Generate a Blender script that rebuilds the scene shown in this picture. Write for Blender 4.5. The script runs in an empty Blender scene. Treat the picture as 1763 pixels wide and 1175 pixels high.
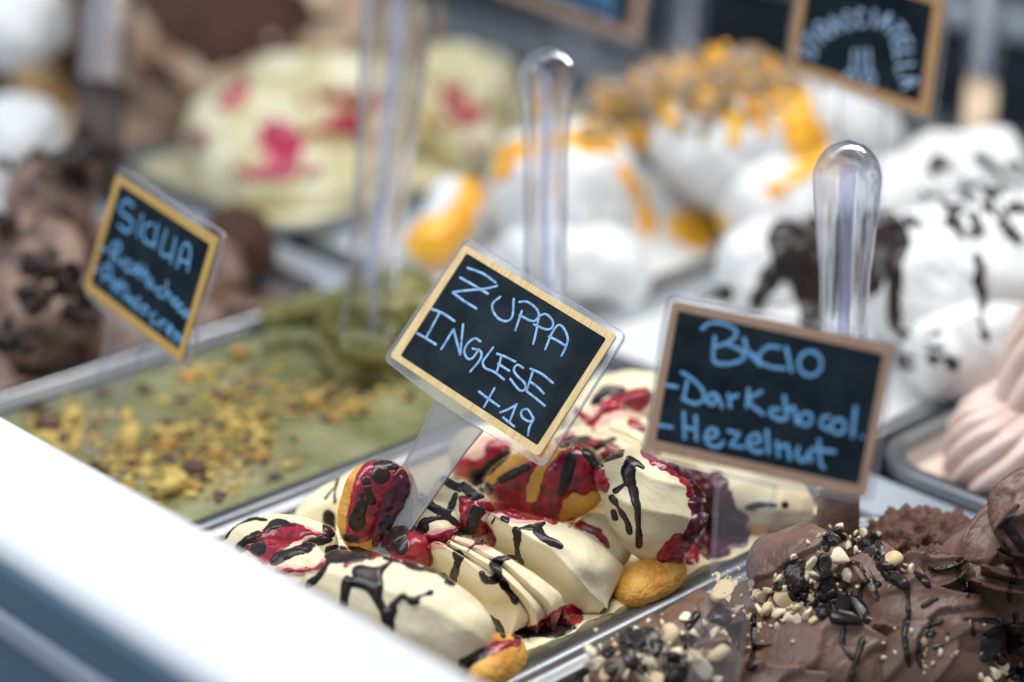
import bpy, math, random
import numpy as np
from mathutils import Vector, Matrix, noise as mnoise
from mathutils.bvhtree import BVHTree

scene = bpy.context.scene
COL = scene.collection
R = math.radians
rng = random.Random(7)

# ------------------------------------------------------------------ camera
W, H, F = 1763.0, 1175.0, 3655.0
CX, CY = W / 2, H / 2
PITCH = math.atan(1487 / F)
HEAD = R(46.2)
FW = np.array([math.cos(HEAD) * math.cos(PITCH), math.sin(HEAD) * math.cos(PITCH), -math.sin(PITCH)])
RT = np.array([math.sin(HEAD), -math.cos(HEAD), 0.0])
UP = np.cross(RT, FW)
CAM = np.array([-0.57419, -0.68237, 0.46618])

cd = bpy.data.cameras.new('camera')
cam = bpy.data.objects.new('camera', cd)
COL.objects.link(cam)
m = Matrix(((RT[0], UP[0], -FW[0], CAM[0]), (RT[1], UP[1], -FW[1], CAM[1]), (RT[2], UP[2], -FW[2], CAM[2]), (0, 0, 0, 1)))
cam.matrix_world = m
cd.sensor_width = 36
cd.lens = F * 36 / W
cd.clip_start = 0.02
cd.clip_end = 100
cd.dof.use_dof = True
cd.dof.focus_distance = 0.940
cd.dof.aperture_fstop = 2.5
scene.camera = cam

# ------------------------------------------------------------------ world, lamps, exposure
world = bpy.data.worlds.new('World')
scene.world = world
world.use_nodes = True
bg = world.node_tree.nodes['Background']
bg.inputs[0].default_value = (0.70, 0.82, 1.0, 1)
bg.inputs[1].default_value = 0.31

def lamp(name, loc, target, sx, sy, power, col):
    d = bpy.data.lights.new(name, 'AREA')
    d.shape = 'RECTANGLE'
    d.size, d.size_y, d.energy, d.color = sx, sy, power, col
    o = bpy.data.objects.new(name, d)
    o.location = loc
    o.rotation_euler = (Vector(target) - Vector(loc)).to_track_quat('-Z', 'Y').to_euler()
    COL.objects.link(o)

lamp('shop_window_light', (-0.9, 0.5, 1.5), (0.05, 0.0, 0), 1.0, 1.4, 13, (0.88, 0.94, 1.0))
lamp('case_strip_light', (0.42, -0.12, 0.78), (0.10, -0.02, 0), 0.22, 1.8, 9.0, (1.0, 0.97, 0.91))
scene.view_settings.view_transform = 'Standard'
scene.view_settings.look = 'None'
scene.view_settings.gamma = 1
scene.view_settings.exposure = 0.62
scene.cycles.use_denoising = True
scene.cycles.max_bounces = 14
scene.cycles.transparent_max_bounces = 16
scene.cycles.transmission_bounces = 12

# ------------------------------------------------------------------ projection helpers
def ray(px, py):
    return FW + RT * ((px - CX) / F) + UP * ((CY - py) / F)
def P(px, py, z=0.0):
    d = ray(px, py)
    return CAM + d * ((z - CAM[2]) / d[2])
def PD(px, py, depth):
    return CAM + ray(px, py) * depth
def PL(px, py, O, n):
    d = ray(px, py)
    return CAM + d * (((O - CAM) @ n) / (d @ n))
def PX(px, py, x):
    d = ray(px, py)
    return CAM + d * ((x - CAM[0]) / d[0])
def crop(ox, oy, s):
    return lambda pts: [(ox + p[0] * s, oy + p[1] * s) + tuple(q * s for q in p[2:]) for p in pts]

# ------------------------------------------------------------------ object helpers
ROOT = {}
def tag(o, label, cat, group=None):
    o['label'] = label
    o['category'] = cat
    if group:
        o['group'] = group
    return o
def thing(name, loc, label, cat, group=None):
    o = bpy.data.objects.new(name, None)
    o.empty_display_size = 0.01
    o.location = loc
    COL.objects.link(o)
    ROOT[o.name] = np.array(loc, float)
    return tag(o, label, cat, group)
def base_of(o):
    while o is not None:
        if o.name in ROOT:
            return ROOT[o.name]
        o = o.parent
    return np.zeros(3)
GEO = {}
def mk(name, verts, faces, mat, parent=None, smooth=True, kind=None, at=None):
    """one mesh object; verts are world coordinates"""
    V = np.asarray(verts, float)
    me = bpy.data.meshes.new(name)
    if parent is not None:
        off = base_of(parent)
    else:
        off = np.array(at if at is not None else [(V[:, 0].min() + V[:, 0].max()) / 2, (V[:, 1].min() + V[:, 1].max()) / 2, V[:, 2].min()])
    me.from_pydata((V - off).tolist(), [], faces)
    me.validate()
    if smooth:
        me.polygons.foreach_set('use_smooth', [True] * len(me.polygons))
    me.materials.append(mat)
    o = bpy.data.objects.new(name, me)
    COL.objects.link(o)
    if parent is not None:
        o.parent = parent
    else:
        o.location = off
        ROOT[o.name] = off
    if kind:
        o['kind'] = kind
    GEO[o.name] = (V, faces)
    return o
def bvh_of(objs):
    V, Fs, k = [], [], 0
    for o in objs:
        v, f = GEO[o.name]
        V += v.tolist()
        Fs += [tuple(i + k for i in q) for q in f]
        k += len(v)
    return BVHTree.FromPolygons(V, Fs)

# ------------------------------------------------------------------ materials
def nt_new(name):
    mt = bpy.data.materials.new(name)
    mt.use_nodes = True
    nt = mt.node_tree
    return mt, nt, nt.nodes['Principled BSDF'], nt.nodes, nt.links
def mat(name, col, rough=0.5, col2=None, nscale=60, detail=4, bump=0.0, bscale=200, bdist=0.001, sss=0.0, sssr=(1, .6, .3),
        metal=0.0, coat=0.0, spec=0.5, lo=0.35, hi=0.65, trans=0.0, ior=1.45, rvar=0.0, stretch=None):
    mt, nt, b, N, L = nt_new(name)
    b.inputs['Base Color'].default_value = (*col, 1)
    b.inputs['Roughness'].default_value = rough
    b.inputs['Metallic'].default_value = metal
    b.inputs['Specular IOR Level'].default_value = spec
    b.inputs['Coat Weight'].default_value = coat
    b.inputs['Coat Roughness'].default_value = 0.08
    b.inputs['Transmission Weight'].default_value = trans
    b.inputs['IOR'].default_value = ior
    if sss:
        b.inputs['Subsurface Weight'].default_value = sss
        b.inputs['Subsurface Radius'].default_value = sssr
        b.inputs['Subsurface Scale'].default_value = 0.003
    tc = N.new('ShaderNodeTexCoord')
    if col2:
        n = N.new('ShaderNodeTexNoise')
        n.inputs['Scale'].default_value = nscale
        n.inputs['Detail'].default_value = detail
        cr = N.new('ShaderNodeValToRGB')
        cr.color_ramp.elements[0].position = lo
        cr.color_ramp.elements[1].position = hi
        cr.color_ramp.elements[0].color = (*col, 1)
        cr.color_ramp.elements[1].color = (*col2, 1)
        L.new(tc.outputs['Object'], n.inputs['Vector'])
        L.new(n.outputs['Fac'], cr.inputs['Fac'])
        L.new(cr.outputs['Color'], b.inputs['Base Color'])
        if rvar:
            mr = N.new('ShaderNodeMapRange')
            mr.inputs['To Min'].default_value = rough - rvar
            mr.inputs['To Max'].default_value = rough + rvar
            L.new(n.outputs['Fac'], mr.inputs['Value'])
            L.new(mr.outputs['Result'], b.inputs['Roughness'])
    if bump:
        n2 = N.new('ShaderNodeTexNoise')
        n2.inputs['Scale'].default_value = bscale
        n2.inputs['Detail'].default_value = 5
        if stretch:
            mp = N.new('ShaderNodeMapping'); mp.inputs['Scale'].default_value = stretch
            L.new(tc.outputs['Object'], mp.inputs[0])
        bp = N.new('ShaderNodeBump')
        bp.inputs['Strength'].default_value = bump
        bp.inputs['Distance'].default_value = bdist
        L.new(mp.outputs[0] if stretch else tc.outputs['Object'], n2.inputs['Vector'])
        L.new(n2.outputs['Fac'], bp.inputs['Height'])
        L.new(bp.outputs['Normal'], b.inputs['Normal'])
    return mt

def acrylic(name, tint, gloss_rough=0.05, haze=0.0, hazecol=(.6, .62, .64)):
    """thin clear sheet: see-through, Fresnel gloss, a little haze for scratches or painted brightness"""
    mt, nt, b, N, L = nt_new(name)
    N.remove(b)
    out = N['Material Output']
    tr = N.new('ShaderNodeBsdfTransparent'); tr.inputs[0].default_value = (*tint, 1)
    gl = N.new('ShaderNodeBsdfGlossy'); gl.inputs['Roughness'].default_value = gloss_rough
    fr = N.new('ShaderNodeFresnel'); fr.inputs['IOR'].default_value = 1.45
    mx = N.new('ShaderNodeMixShader')
    ge = N.new('ShaderNodeNewGeometry')
    im = N.new('ShaderNodeMath'); im.operation = 'SUBTRACT'; im.inputs[0].default_value = 1; L.new(ge.outputs['Backfacing'], im.inputs[1])
    fm = N.new('ShaderNodeMath'); fm.operation = 'MULTIPLY'; L.new(fr.outputs[0], fm.inputs[0]); L.new(im.outputs[0], fm.inputs[1])
    L.new(fm.outputs[0], mx.inputs[0]); L.new(tr.outputs[0], mx.inputs[1]); L.new(gl.outputs[0], mx.inputs[2])
    last = mx
    if haze:
        df = N.new('ShaderNodeBsdfDiffuse'); df.inputs[0].default_value = (*hazecol, 1)
        n = N.new('ShaderNodeTexNoise'); n.inputs['Scale'].default_value = 45; n.inputs['Detail'].default_value = 8
        mp = N.new('ShaderNodeMapping'); mp.inputs['Scale'].default_value = (1, 1.6, 1)
        tc = N.new('ShaderNodeTexCoord')
        mr = N.new('ShaderNodeMapRange')
        mr.inputs['To Min'].default_value = haze * .6; mr.inputs['To Max'].default_value = haze * 1.4
        L.new(tc.outputs['Object'], mp.inputs[0]); L.new(mp.outputs[0], n.inputs['Vector'])
        L.new(n.outputs['Fac'], mr.inputs['Value'])
        m2 = N.new('ShaderNodeMixShader')
        L.new(mr.outputs['Result'], m2.inputs[0]); L.new(mx.outputs[0], m2.inputs[1]); L.new(df.outputs[0], m2.inputs[2])
        last = m2
    L.new(last.outputs[0], out.inputs[0])
    return mt

def wood_mat(name, c1, c2):
    mt, nt, b, N, L = nt_new(name)
    tc = N.new('ShaderNodeTexCoord'); mp = N.new('ShaderNodeMapping')
    mp.inputs['Scale'].default_value = (60, 700, 60)
    n = N.new('ShaderNodeTexNoise'); n.inputs['Scale'].default_value = 1.0; n.inputs['Detail'].default_value = 3
    cr = N.new('ShaderNodeValToRGB')
    cr.color_ramp.elements[0].position = .3; cr.color_ramp.elements[1].position = .7
    cr.color_ramp.elements[0].color = (*c1, 1); cr.color_ramp.elements[1].color = (*c2, 1)
    L.new(tc.outputs['Object'], mp.inputs[0]); L.new(mp.outputs[0], n.inputs['Vector'])
    L.new(n.outputs['Fac'], cr.inputs[0]); L.new(cr.outputs[0], b.inputs['Base Color'])
    b.inputs['Roughness'].default_value = .55
    return mt

M = {}
M['cream'] = mat('cream_gelato', (.80, .68, .44), .38, (.87, .78, .55), 55, bump=.55, bscale=330, bdist=.0009, sss=.2, sssr=(1, .7, .35), spec=.4, stretch=(1.0, .16, .8))
M['cream_wet'] = mat('melting_cream', (.80, .68, .42), .22, (.85, .75, .50), 40, sss=.25, sssr=(1, .7, .35))
M['choc'] = mat('dark_chocolate_sauce', (.014, .009, .008), .25, (.026, .014, .011), 80, bump=.15, bscale=300, bdist=.0005, spec=.5)
M['rasp'] = mat('raspberry_sauce', (.42, .005, .026), .12, (.15, .002, .012), 150, bump=.4, bscale=480, bdist=.0012, coat=.6, sss=.12, sssr=(1, .1, .1), rvar=.06)
M['stain'] = mat('raspberry_stained_cream', (.74, .30, .26), .35, (.82, .55, .42), 60, sss=.15)
M['berry'] = mat('dark_berry_sauce', (.10, .006, .022), .2, (.028, .006, .014), 110, bump=.3, bscale=260, bdist=.0015, coat=.3)
M['biscuit'] = mat('baked_biscuit', (.62, .26, .035), .55, (.84, .50, .11), 75, bump=.9, bscale=420, bdist=.0016, sss=.1)
M['brown'] = mat('hazelnut_chocolate_gelato', (.125, .066, .046), .36, (.185, .104, .075), 60, bump=.6, bscale=420, bdist=.0011, spec=.5, stretch=(.35, 1.0, .8))
M['brown_rough'] = mat('crumbled_chocolate_gelato', (.085, .036, .022), .65, (.15, .068, .045), 130, bump=.9, bscale=700, bdist=.0015)
M['nut'] = mat('hazelnut_flesh', (.84, .74, .54), .5, (.74, .50, .25), 120, detail=2, bump=.25, bscale=700, bdist=.0006, lo=.55, hi=.8, sss=.15)
M['nut_skin'] = mat('roasted_hazelnut_skin', (.66, .44, .21), .5, (.82, .68, .45), 140, bump=.3, bscale=700, bdist=.0006)
M['pist'] = mat('pistachio_gelato', (.150, .155, .055), .2, (.30, .30, .17), 30, bump=.8, bscale=110, bdist=.003, sss=.1, spec=.55)
M['pist_dark'] = mat('pistachio_gelato_smear', (.13, .125, .03), .35, (.22, .21, .07), 50, bump=.5, bscale=200, bdist=.002)
M['crumb_y'] = mat('pistachio_kernel', (.66, .46, .13), .5, (.56, .42, .12), 220)
M['crumb_o'] = mat('roasted_pistachio', (.48, .24, .05), .55, (.60, .36, .09), 220)
M['crumb_d'] = mat('pistachio_skin', (.055, .028, .032), .6, (.14, .07, .05), 220)
M['steel'] = mat('brushed_steel', (.27, .28, .30), .42, (.22, .235, .25), 30, metal=1.0, rvar=.08)
M['steel_bright'] = mat('polished_steel', (.55, .57, .60), .16, (.48, .50, .53), 30, metal=1.0)
M['steel_dark'] = mat('steel_basin', (.50, .54, .58), .42, (.42, .46, .50), 30, metal=.75)
M['shelf'] = mat('grey_case_shelf', (.42, .46, .51), .42, (.36, .40, .45), 20, metal=.15)
M['deck'] = mat('dark_case_deck', (.11, .14, .17), .4, (.15, .18, .21), 12)
M['wall'] = mat('dark_case_wall', (.012, .022, .032), .55, (.02, .03, .04), 8)
M['rail'] = mat('white_enamel', (.70, .71, .74), .38, (.66, .67, .71), 14)
M['panel'] = mat('blue_grey_panel', (.055, .105, .155), .3, (.065, .115, .165), 6)
M['strip'] = mat('grey_trim', (.30, .34, .40), .35)
M['board'] = mat('chalkboard', (.003, .008, .013), .6, (.013, .023, .031), 60, detail=8, bump=.1, bscale=900, bdist=.0003, spec=.12)
M['chalk'] = mat('blue_chalk_pen', (.27, .47, .74), .7, (.10, .22, .42), 380, detail=4, lo=.42, hi=.72)
M['chalk_blue'] = mat('deep_blue_chalk_pen', (.14, .36, .62), .7, (.10, .28, .50), 420, lo=.4, hi=.62)
M['chalk_pale'] = mat('pale_chalk_pen', (.40, .55, .76), .7, (.28, .42, .64), 420, lo=.4, hi=.62)
M['wood'] = wood_mat('pale_wood_frame', (.56, .38, .15), (.72, .54, .27))
M['wood_red'] = wood_mat('brown_wood_frame', (.30, .18, .115), (.38, .24, .16))
M['wood_gold'] = wood_mat('golden_wood_frame', (.46, .27, .06), (.56, .36, .11))
M['wood_orange'] = wood_mat('orange_wood_frame', (.42, .23, .10), (.50, .30, .15))
M['plate'] = acrylic('clear_acrylic_sheet', (.93, .93, .94), .06, .035, (.75, .76, .80))
M['plate_haze'] = acrylic('scratched_acrylic_sheet', (.80, .79, .80), .15, .34, (.27, .27, .28))
M['plate_edge'] = acrylic('acrylic_sheet_edge', (.80, .80, .84), .1, .30, (.62, .62, .66))
M['glass'] = mat('clear_acrylic_handle', (.88, .90, .985), .03, trans=1.0, ior=1.46)
def soften_glass(mt, f):
    nt = mt.node_tree; N, L = nt.nodes, nt.links
    tr = N.new('ShaderNodeBsdfTransparent')
    lw = N.new('ShaderNodeLayerWeight'); lw.inputs['Blend'].default_value = .35
    cr = N.new('ShaderNodeValToRGB')
    cr.color_ramp.elements[0].position = .25; cr.color_ramp.elements[0].color = (.95, .95, .98, 1)
    cr.color_ramp.elements[1].position = .85; cr.color_ramp.elements[1].color = (.50, .54, .78, 1)
    L.new(lw.outputs['Facing'], cr.inputs[0]); L.new(cr.outputs[0], tr.inputs[0])
    mx = N.new('ShaderNodeMixShader'); mx.inputs[0].default_value = f
    L.new(N['Principled BSDF'].outputs[0], mx.inputs[1]); L.new(tr.outputs[0], mx.inputs[2]); L.new(mx.outputs[0], N['Material Output'].inputs[0])
soften_glass(M['glass'], .58)
M['white_gel'] = mat('white_gelato', (.72, .73, .74), .45, (.78, .78, .77), 40, bump=.6, bscale=160, bdist=.003, sss=.2, sssr=(1, .9, .8))
M['orange'] = mat('orange_syrup', (.90, .36, .012), .15, (.95, .55, .05), 60, sss=.2, sssr=(1, .4, .05), coat=.4)
M['toffee'] = mat('toffee_crumble', (.50, .29, .11), .6, (.66, .46, .24), 160, bump=.8, bscale=500, bdist=.002)
M['pale_green'] = mat('pale_custard_gelato', (.56, .49, .25), .45, (.76, .72, .54), 34, bump=.6, bscale=130, bdist=.004, sss=.2)
M['pink_sauce'] = mat('pink_berry_sauce', (.50, .025, .10), .2, (.32, .012, .04), 80, coat=.4)
M['core'] = acrylic('handle_highlight_core', (.86, .87, .96), .05, .14, (.80, .81, .90))  # pale lilac haze paints highlight brightness into the clear handles
M['pink'] = mat('pale_pink_gelato', (.80, .58, .49), .45, (.86, .70, .62), 60, bump=.4, bscale=200, bdist=.002, sss=.2, sssr=(1, .6, .5))
M['mocha'] = mat('mocha_gelato', (.065, .034, .026), .40, (.38, .25, .195), 42, bump=.6, bscale=140, bdist=.003, lo=.39, hi=.58)
M['beige'] = mat('beige_cream', (.34, .20, .12), .5, (.72, .56, .40), 22, bump=.6, bscale=120, bdist=.004, lo=.36, hi=.6)
M['cocoa'] = mat('cocoa_powder', (.045, .018, .010), .8, (.07, .028, .016), 90)
M['choc_chunk'] = mat('chocolate_chunks', (.020, .012, .012), .3, (.045, .026, .022), 90, bump=.8, bscale=200, bdist=.003)

# ------------------------------------------------------------------ shape helpers
def catmull(pts, n):
    p = np.asarray(pts, float)
    if len(p) == 2:
        t = np.linspace(0, 1, n)[:, None]
        return p[0] * (1 - t) + p[1] * t
    q = np.vstack([2 * p[0] - p[1], p, 2 * p[-1] - p[-2]])
    out = []
    for s in np.linspace(0, len(p) - 1 - 1e-9, n):
        i = int(s); t = s - i
        a, b, c, d = q[i], q[i + 1], q[i + 2], q[i + 3]
        out.append(.5 * ((2 * b) + (c - a) * t + (2 * a - 5 * b + 4 * c - d) * t * t + (3 * b - a - 3 * c + d) * t ** 3))
    return np.array(out)

def vnoise(p, f, seed=0.0):
    return mnoise.noise(Vector((p[0] * f + seed, p[1] * f - seed, p[2] * f + 2 * seed)))

def layered(q, amp, wl, d, seed):
    """overlapping spatula layers: a slow swell and a sharp step down"""
    ph = (q[0] * d[0] + q[1] * d[1] + q[2] * d[2]) / wl + 1.25 * vnoise(q, 24, seed) + .25 * vnoise(q, 70, seed)
    t = ph - math.floor(ph)
    return amp * ((t / .92) ** 2 if t < .92 else (1 - t) / .08)

def lobe_data(pts, n=60, m=72, flat=1.0, ridges=(), waves=None, noise=.0006, nf=70, rough=0.0, twist=0.0, streak=.0006, rf=170, layer=None, cap=.8, seed=None, world_pts=False):
    """swept soft body: pts = (px, py, z, radius)"""
    seed = rng.random() * 50 if seed is None else seed
    c = np.array([list(P(a[0], a[1], a[2])) + [a[3]] for a in pts]) if not world_pts else np.array(pts, float)
    c = catmull(c, n)
    cen, rad = c[:, :3], np.maximum(c[:, 3], .001)
    # rounded ends
    seg = np.r_[0, np.cumsum(np.linalg.norm(np.diff(cen, axis=0), axis=1))]
    Ltot = seg[-1]
    prof = np.ones(n)
    for i in range(n):
        a = min(1, seg[i] / (cap * rad[0] + 1e-9)); b = min(1, (Ltot - seg[i]) / (cap * rad[-1] + 1e-9))
        prof[i] = math.sqrt(max(0, 1 - (1 - a) ** 2)) * math.sqrt(max(0, 1 - (1 - b) ** 2))
    tang = np.gradient(cen, axis=0)
    tang /= np.linalg.norm(tang, axis=1)[:, None] + 1e-12
    V = []
    for i in range(n):
        t = tang[i]
        u = np.array([0, 0, 1.0]) - t * t[2]
        if np.linalg.norm(u) < .2:
            u = np.array([-1.0, 0, 0]) - t * -t[0]
        u /= np.linalg.norm(u)
        s = np.cross(t, u)
        tw = twist * i / (n - 1)
        for j in range(m):
            th = 2 * math.pi * j / m
            k = 1.0
            for (t0, amp, wd) in ridges:
                d = (th - tw - t0 + math.pi) % (2 * math.pi) - math.pi
                k += amp * math.exp(-abs(d) / wd)
            if waves:
                k += waves[1] * (abs(math.sin(waves[0] * (th - tw) / 2 + seed)) ** waves[2] - .5)
            r = rad[i] * prof[i] * k
            q = cen[i] + (u * math.cos(th) * flat + s * math.sin(th)) * r
            dn = noise * vnoise(q, nf, seed) + streak * mnoise.noise(Vector((math.cos(th - tw) * 3.5 + seed, math.sin(th - tw) * 3.5, i / n * 1.2)))
            if layer:
                dn += layered(q, *layer, seed)
            if rough:
                dn += rough * (mnoise.fractal(Vector(q * rf + seed), .8, 2.0, 5))
            V.append(q + (u * math.cos(th) + s * math.sin(th)) * dn * min(1, prof[i] * 1.5))
    Fs = []
    for i in range(n - 1):
        for j in range(m):
            a, b = i * m + j, i * m + (j + 1) % m
            Fs.append((a, b, b + m, a + m))
    return V, Fs
def lobe(name, mt, parent, pts, **k):
    inside = k.pop('inside', None)
    V, Fs = lobe_data(pts, **k)
    if inside:                                # soft gelato stops at the pan wall
        V = [np.array([min(max(q[0], inside[0]), inside[1]), min(max(q[1], inside[2]), inside[3]), q[2]]) for q in V]
    return mk(name, V, Fs, mt, parent)

def ribbon(name, mt, parent, curves, sharp=(), n=70, m=12, noise=.0003, nf=60, skirt=True, bulge=.10, layer=None):
    """folded sheet of gelato lofted through crest and valley lines (px, py, z); sharp = indices of hard crease lines"""
    C = [catmull([P(*a) for a in c], n) for c in curves]
    if skirt:
        back = np.array([FW[0], FW[1], 0]); back /= np.linalg.norm(back)
        C = [C[0] + back * .004 + np.array([0, 0, -.006]), *C, C[-1] + back * .010 + np.array([0, 0, -.012])]
        C = [C[0] + back * .006 + np.array([0, 0, -.02]), *C, C[-1] + back * .004 + np.array([0, 0, -.025])]
        sharp = [i + 2 for i in sharp]
    cuts = sorted({0, len(C) - 1, *sharp})
    rows = []
    sd = rng.random() * 30
    for a, b in zip(cuts[:-1], cuts[1:]):
        k = (b - a) * m + 1
        blk = np.array([catmull([c[i] for c in C[a:b + 1]], k) for i in range(n)])   # n, k, 3
        if b - a == 1:                       # single span between two creases bulges a little
            w = np.linalg.norm(blk[:, -1] - blk[:, 0], axis=1)[:, None]
            u = np.linspace(0, 1, k)
            blk += (np.sin(math.pi * u)[None, :, None] * w[:, :, None] * bulge) * np.array([-FW[0], -FW[1], .9])
        for j in range(k if b == cuts[-1] else k - 1):
            rows.append(blk[:, j])
    V, Fs = [], []
    for r in rows:
        for q in r:
            o = np.array([0, 0, 1]) * noise * vnoise(q, nf, sd)
            if layer:
                o = o + np.array([-.5 * FW[0], -.5 * FW[1], .7]) * layered(q, *layer, sd)
            V.append(q + o)
    for i in range(len(rows) - 1):
        for j in range(n - 1):
            Fs.append((i * n + j, i * n + j + 1, (i + 1) * n + j + 1, (i + 1) * n + j))
    return mk(name, V, Fs, mt, parent)

def superellipsoid(name, mt, parent, c, ax, ay, az, e1=.7, e2=.8, n=28, m=40, noise=.0008, nf=90):
    V, Fs = [], []
    sg = lambda w, e: math.copysign(abs(w) ** e, w)
    sd = rng.random() * 40
    for i in range(n + 1):
        ph = -math.pi / 2 + math.pi * i / n
        for j in range(m):
            th = 2 * math.pi * j / m
            x = sg(math.cos(ph), e1) * sg(math.cos(th), e2); y = sg(math.cos(ph), e1) * sg(math.sin(th), e2); z = sg(math.sin(ph), e1)
            q = c + ax * x + ay * y + az * z
            d = (ax * x + ay * y + az * z); d = d / (np.linalg.norm(d) + 1e-9)
            V.append(q + d * noise * (vnoise(q, nf, sd) + .6 * vnoise(q, nf * 3, sd)))
    for i in range(n):
        for j in range(m):
            a, b = i * m + j, i * m + (j + 1) % m
            Fs.append((a, b, b + m, a + m))
    return mk(name, V, Fs, mt, parent)

def rrect(x0, x1, y0, y1, r, n=6):
    out = []
    for cx, cy, a0 in ((x1 - r, y1 - r, 0), (x0 + r, y1 - r, 90), (x0 + r, y0 + r, 180), (x1 - r, y0 + r, 270)):
        for k in range(n + 1):
            a = R(a0 + 90 * k / n)
            out.append((cx + r * math.cos(a), cy + r * math.sin(a)))
    return np.array(out)

def loft(rings, close_last=False):
    V, Fs = [], []
    n = len(rings[0])
    for r in rings:
        V += [tuple(p) for p in r]
    for i in range(len(rings) - 1):
        for j in range(n):
            a, b = i * n + j, i * n + (j + 1) % n
            Fs.append((a, b, b + n, a + n))
    if close_last:
        Fs.append(tuple((len(rings) - 1) * n + j for j in range(n)))
    return V, Fs

def pan(x0, x1, y0, y1, label, z=0.0, r=.024, rim='steel'):
    def ring(off, zz):
        q = rrect(x0 - off, x1 + off, y0 - off, y1 + off, max(.004, r + off))
        return [(a, b, z + zz) for a, b in q]
    root = thing('gelato_pan', ((x0 + x1) / 2, (y0 + y1) / 2, z - .058), label, 'pan', 'steel gelato pans in the display case')
    V, Fs = loft([ring(.0108, -.008), ring(.0112, -.0015), ring(.0104, 0), ring(.0050, .0006), ring(.0045, -.0008), ring(.0010, -.0008), ring(.0004, -.002), ring(0, -.005)])
    mk('rim', V, Fs, M[rim], root)
    V, Fs = loft([ring(-.0002, -.0045), ring(-.003, -.03), ring(-.006, -.054), ring(-.012, -.058)], True)
    mk('basin', V, Fs, M['steel_dark'], root)
    return root

def fill_data(x0, x1, y0, y1, z, r=.022, amp=.002, nf=40, rings=26, per=14, extra=None, seed=3.0):
    out = []
    for k in range(rings + 1):
        s = 1 - k / rings
        q = rrect(x0, x1, y0, y1, r, per)
        c = q.mean(0)
        ring = []
        for a in c + (q - c) * max(s, .001):
            zz = z + amp * vnoise((a[0], a[1], 0), nf, seed) + amp * .5 * vnoise((a[0], a[1], 0), nf * 2.7, seed)
            if extra:
                zz += extra(a[0], a[1])
            if k == 0:
                zz -= .0012
            ring.append((a[0], a[1], zz))
        out.append(ring)
    return loft(out, True)

# sauce poured over whatever lies under it -------------------------------------------------
def sdf_eval(X, Y, shapes):
    S = np.full(X.shape, 1e9)
    for sh in shapes:
        if sh[0] == 's':
            pts = sh[1]
            if len(pts) == 1:
                pts = [pts[0], (pts[0][0] + .01, pts[0][1], pts[0][2])]
            if len(pts) > 2:
                pts = catmull(pts, 6 * (len(pts) - 1) + 1)
                q0 = pts[0][0] * .37 + pts[0][1]
                pts = [(a[0], a[1], a[2] * (1 + .42 * mnoise.noise(Vector((i * .33, q0, 0)))) * (.78 if i in (0, len(pts) - 1) else 1)) for i, a in enumerate(pts)]
            for a, b in zip(pts[:-1], pts[1:]):
                dx, dy = b[0] - a[0], b[1] - a[1]
                t = np.clip(((X - a[0]) * dx + (Y - a[1]) * dy) / (dx * dx + dy * dy + 1e-12), 0, 1)
                S = np.minimum(S, np.hypot(X - a[0] - t * dx, Y - a[1] - t * dy) - (a[2] + t * (b[2] - a[2])))
        else:
            q = np.array(sh[1], float)[:, :2]
            q = catmull(np.vstack([q[-1:], q, q[:2]]), 5 * (len(q) + 2) + 1)[5:-5]
            D = np.full(X.shape, 1e9); ins = np.zeros(X.shape, bool)
            for i in range(len(q)):
                a, b = q[i], q[(i + 1) % len(q)]
                d = b - a
                t = np.clip(((X - a[0]) * d[0] + (Y - a[1]) * d[1]) / (d @ d + 1e-12), 0, 1)
                D = np.minimum(D, np.hypot(X - a[0] - t * d[0], Y - a[1] - t * d[1]))
                c = ((a[1] > Y) != (b[1] > Y)) & (X < (b[0] - a[0]) * (Y - a[1]) / (b[1] - a[1] + 1e-12) + a[0])
                ins ^= c
            S = np.minimum(S, np.where(ins, -D, D))
    return S

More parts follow.
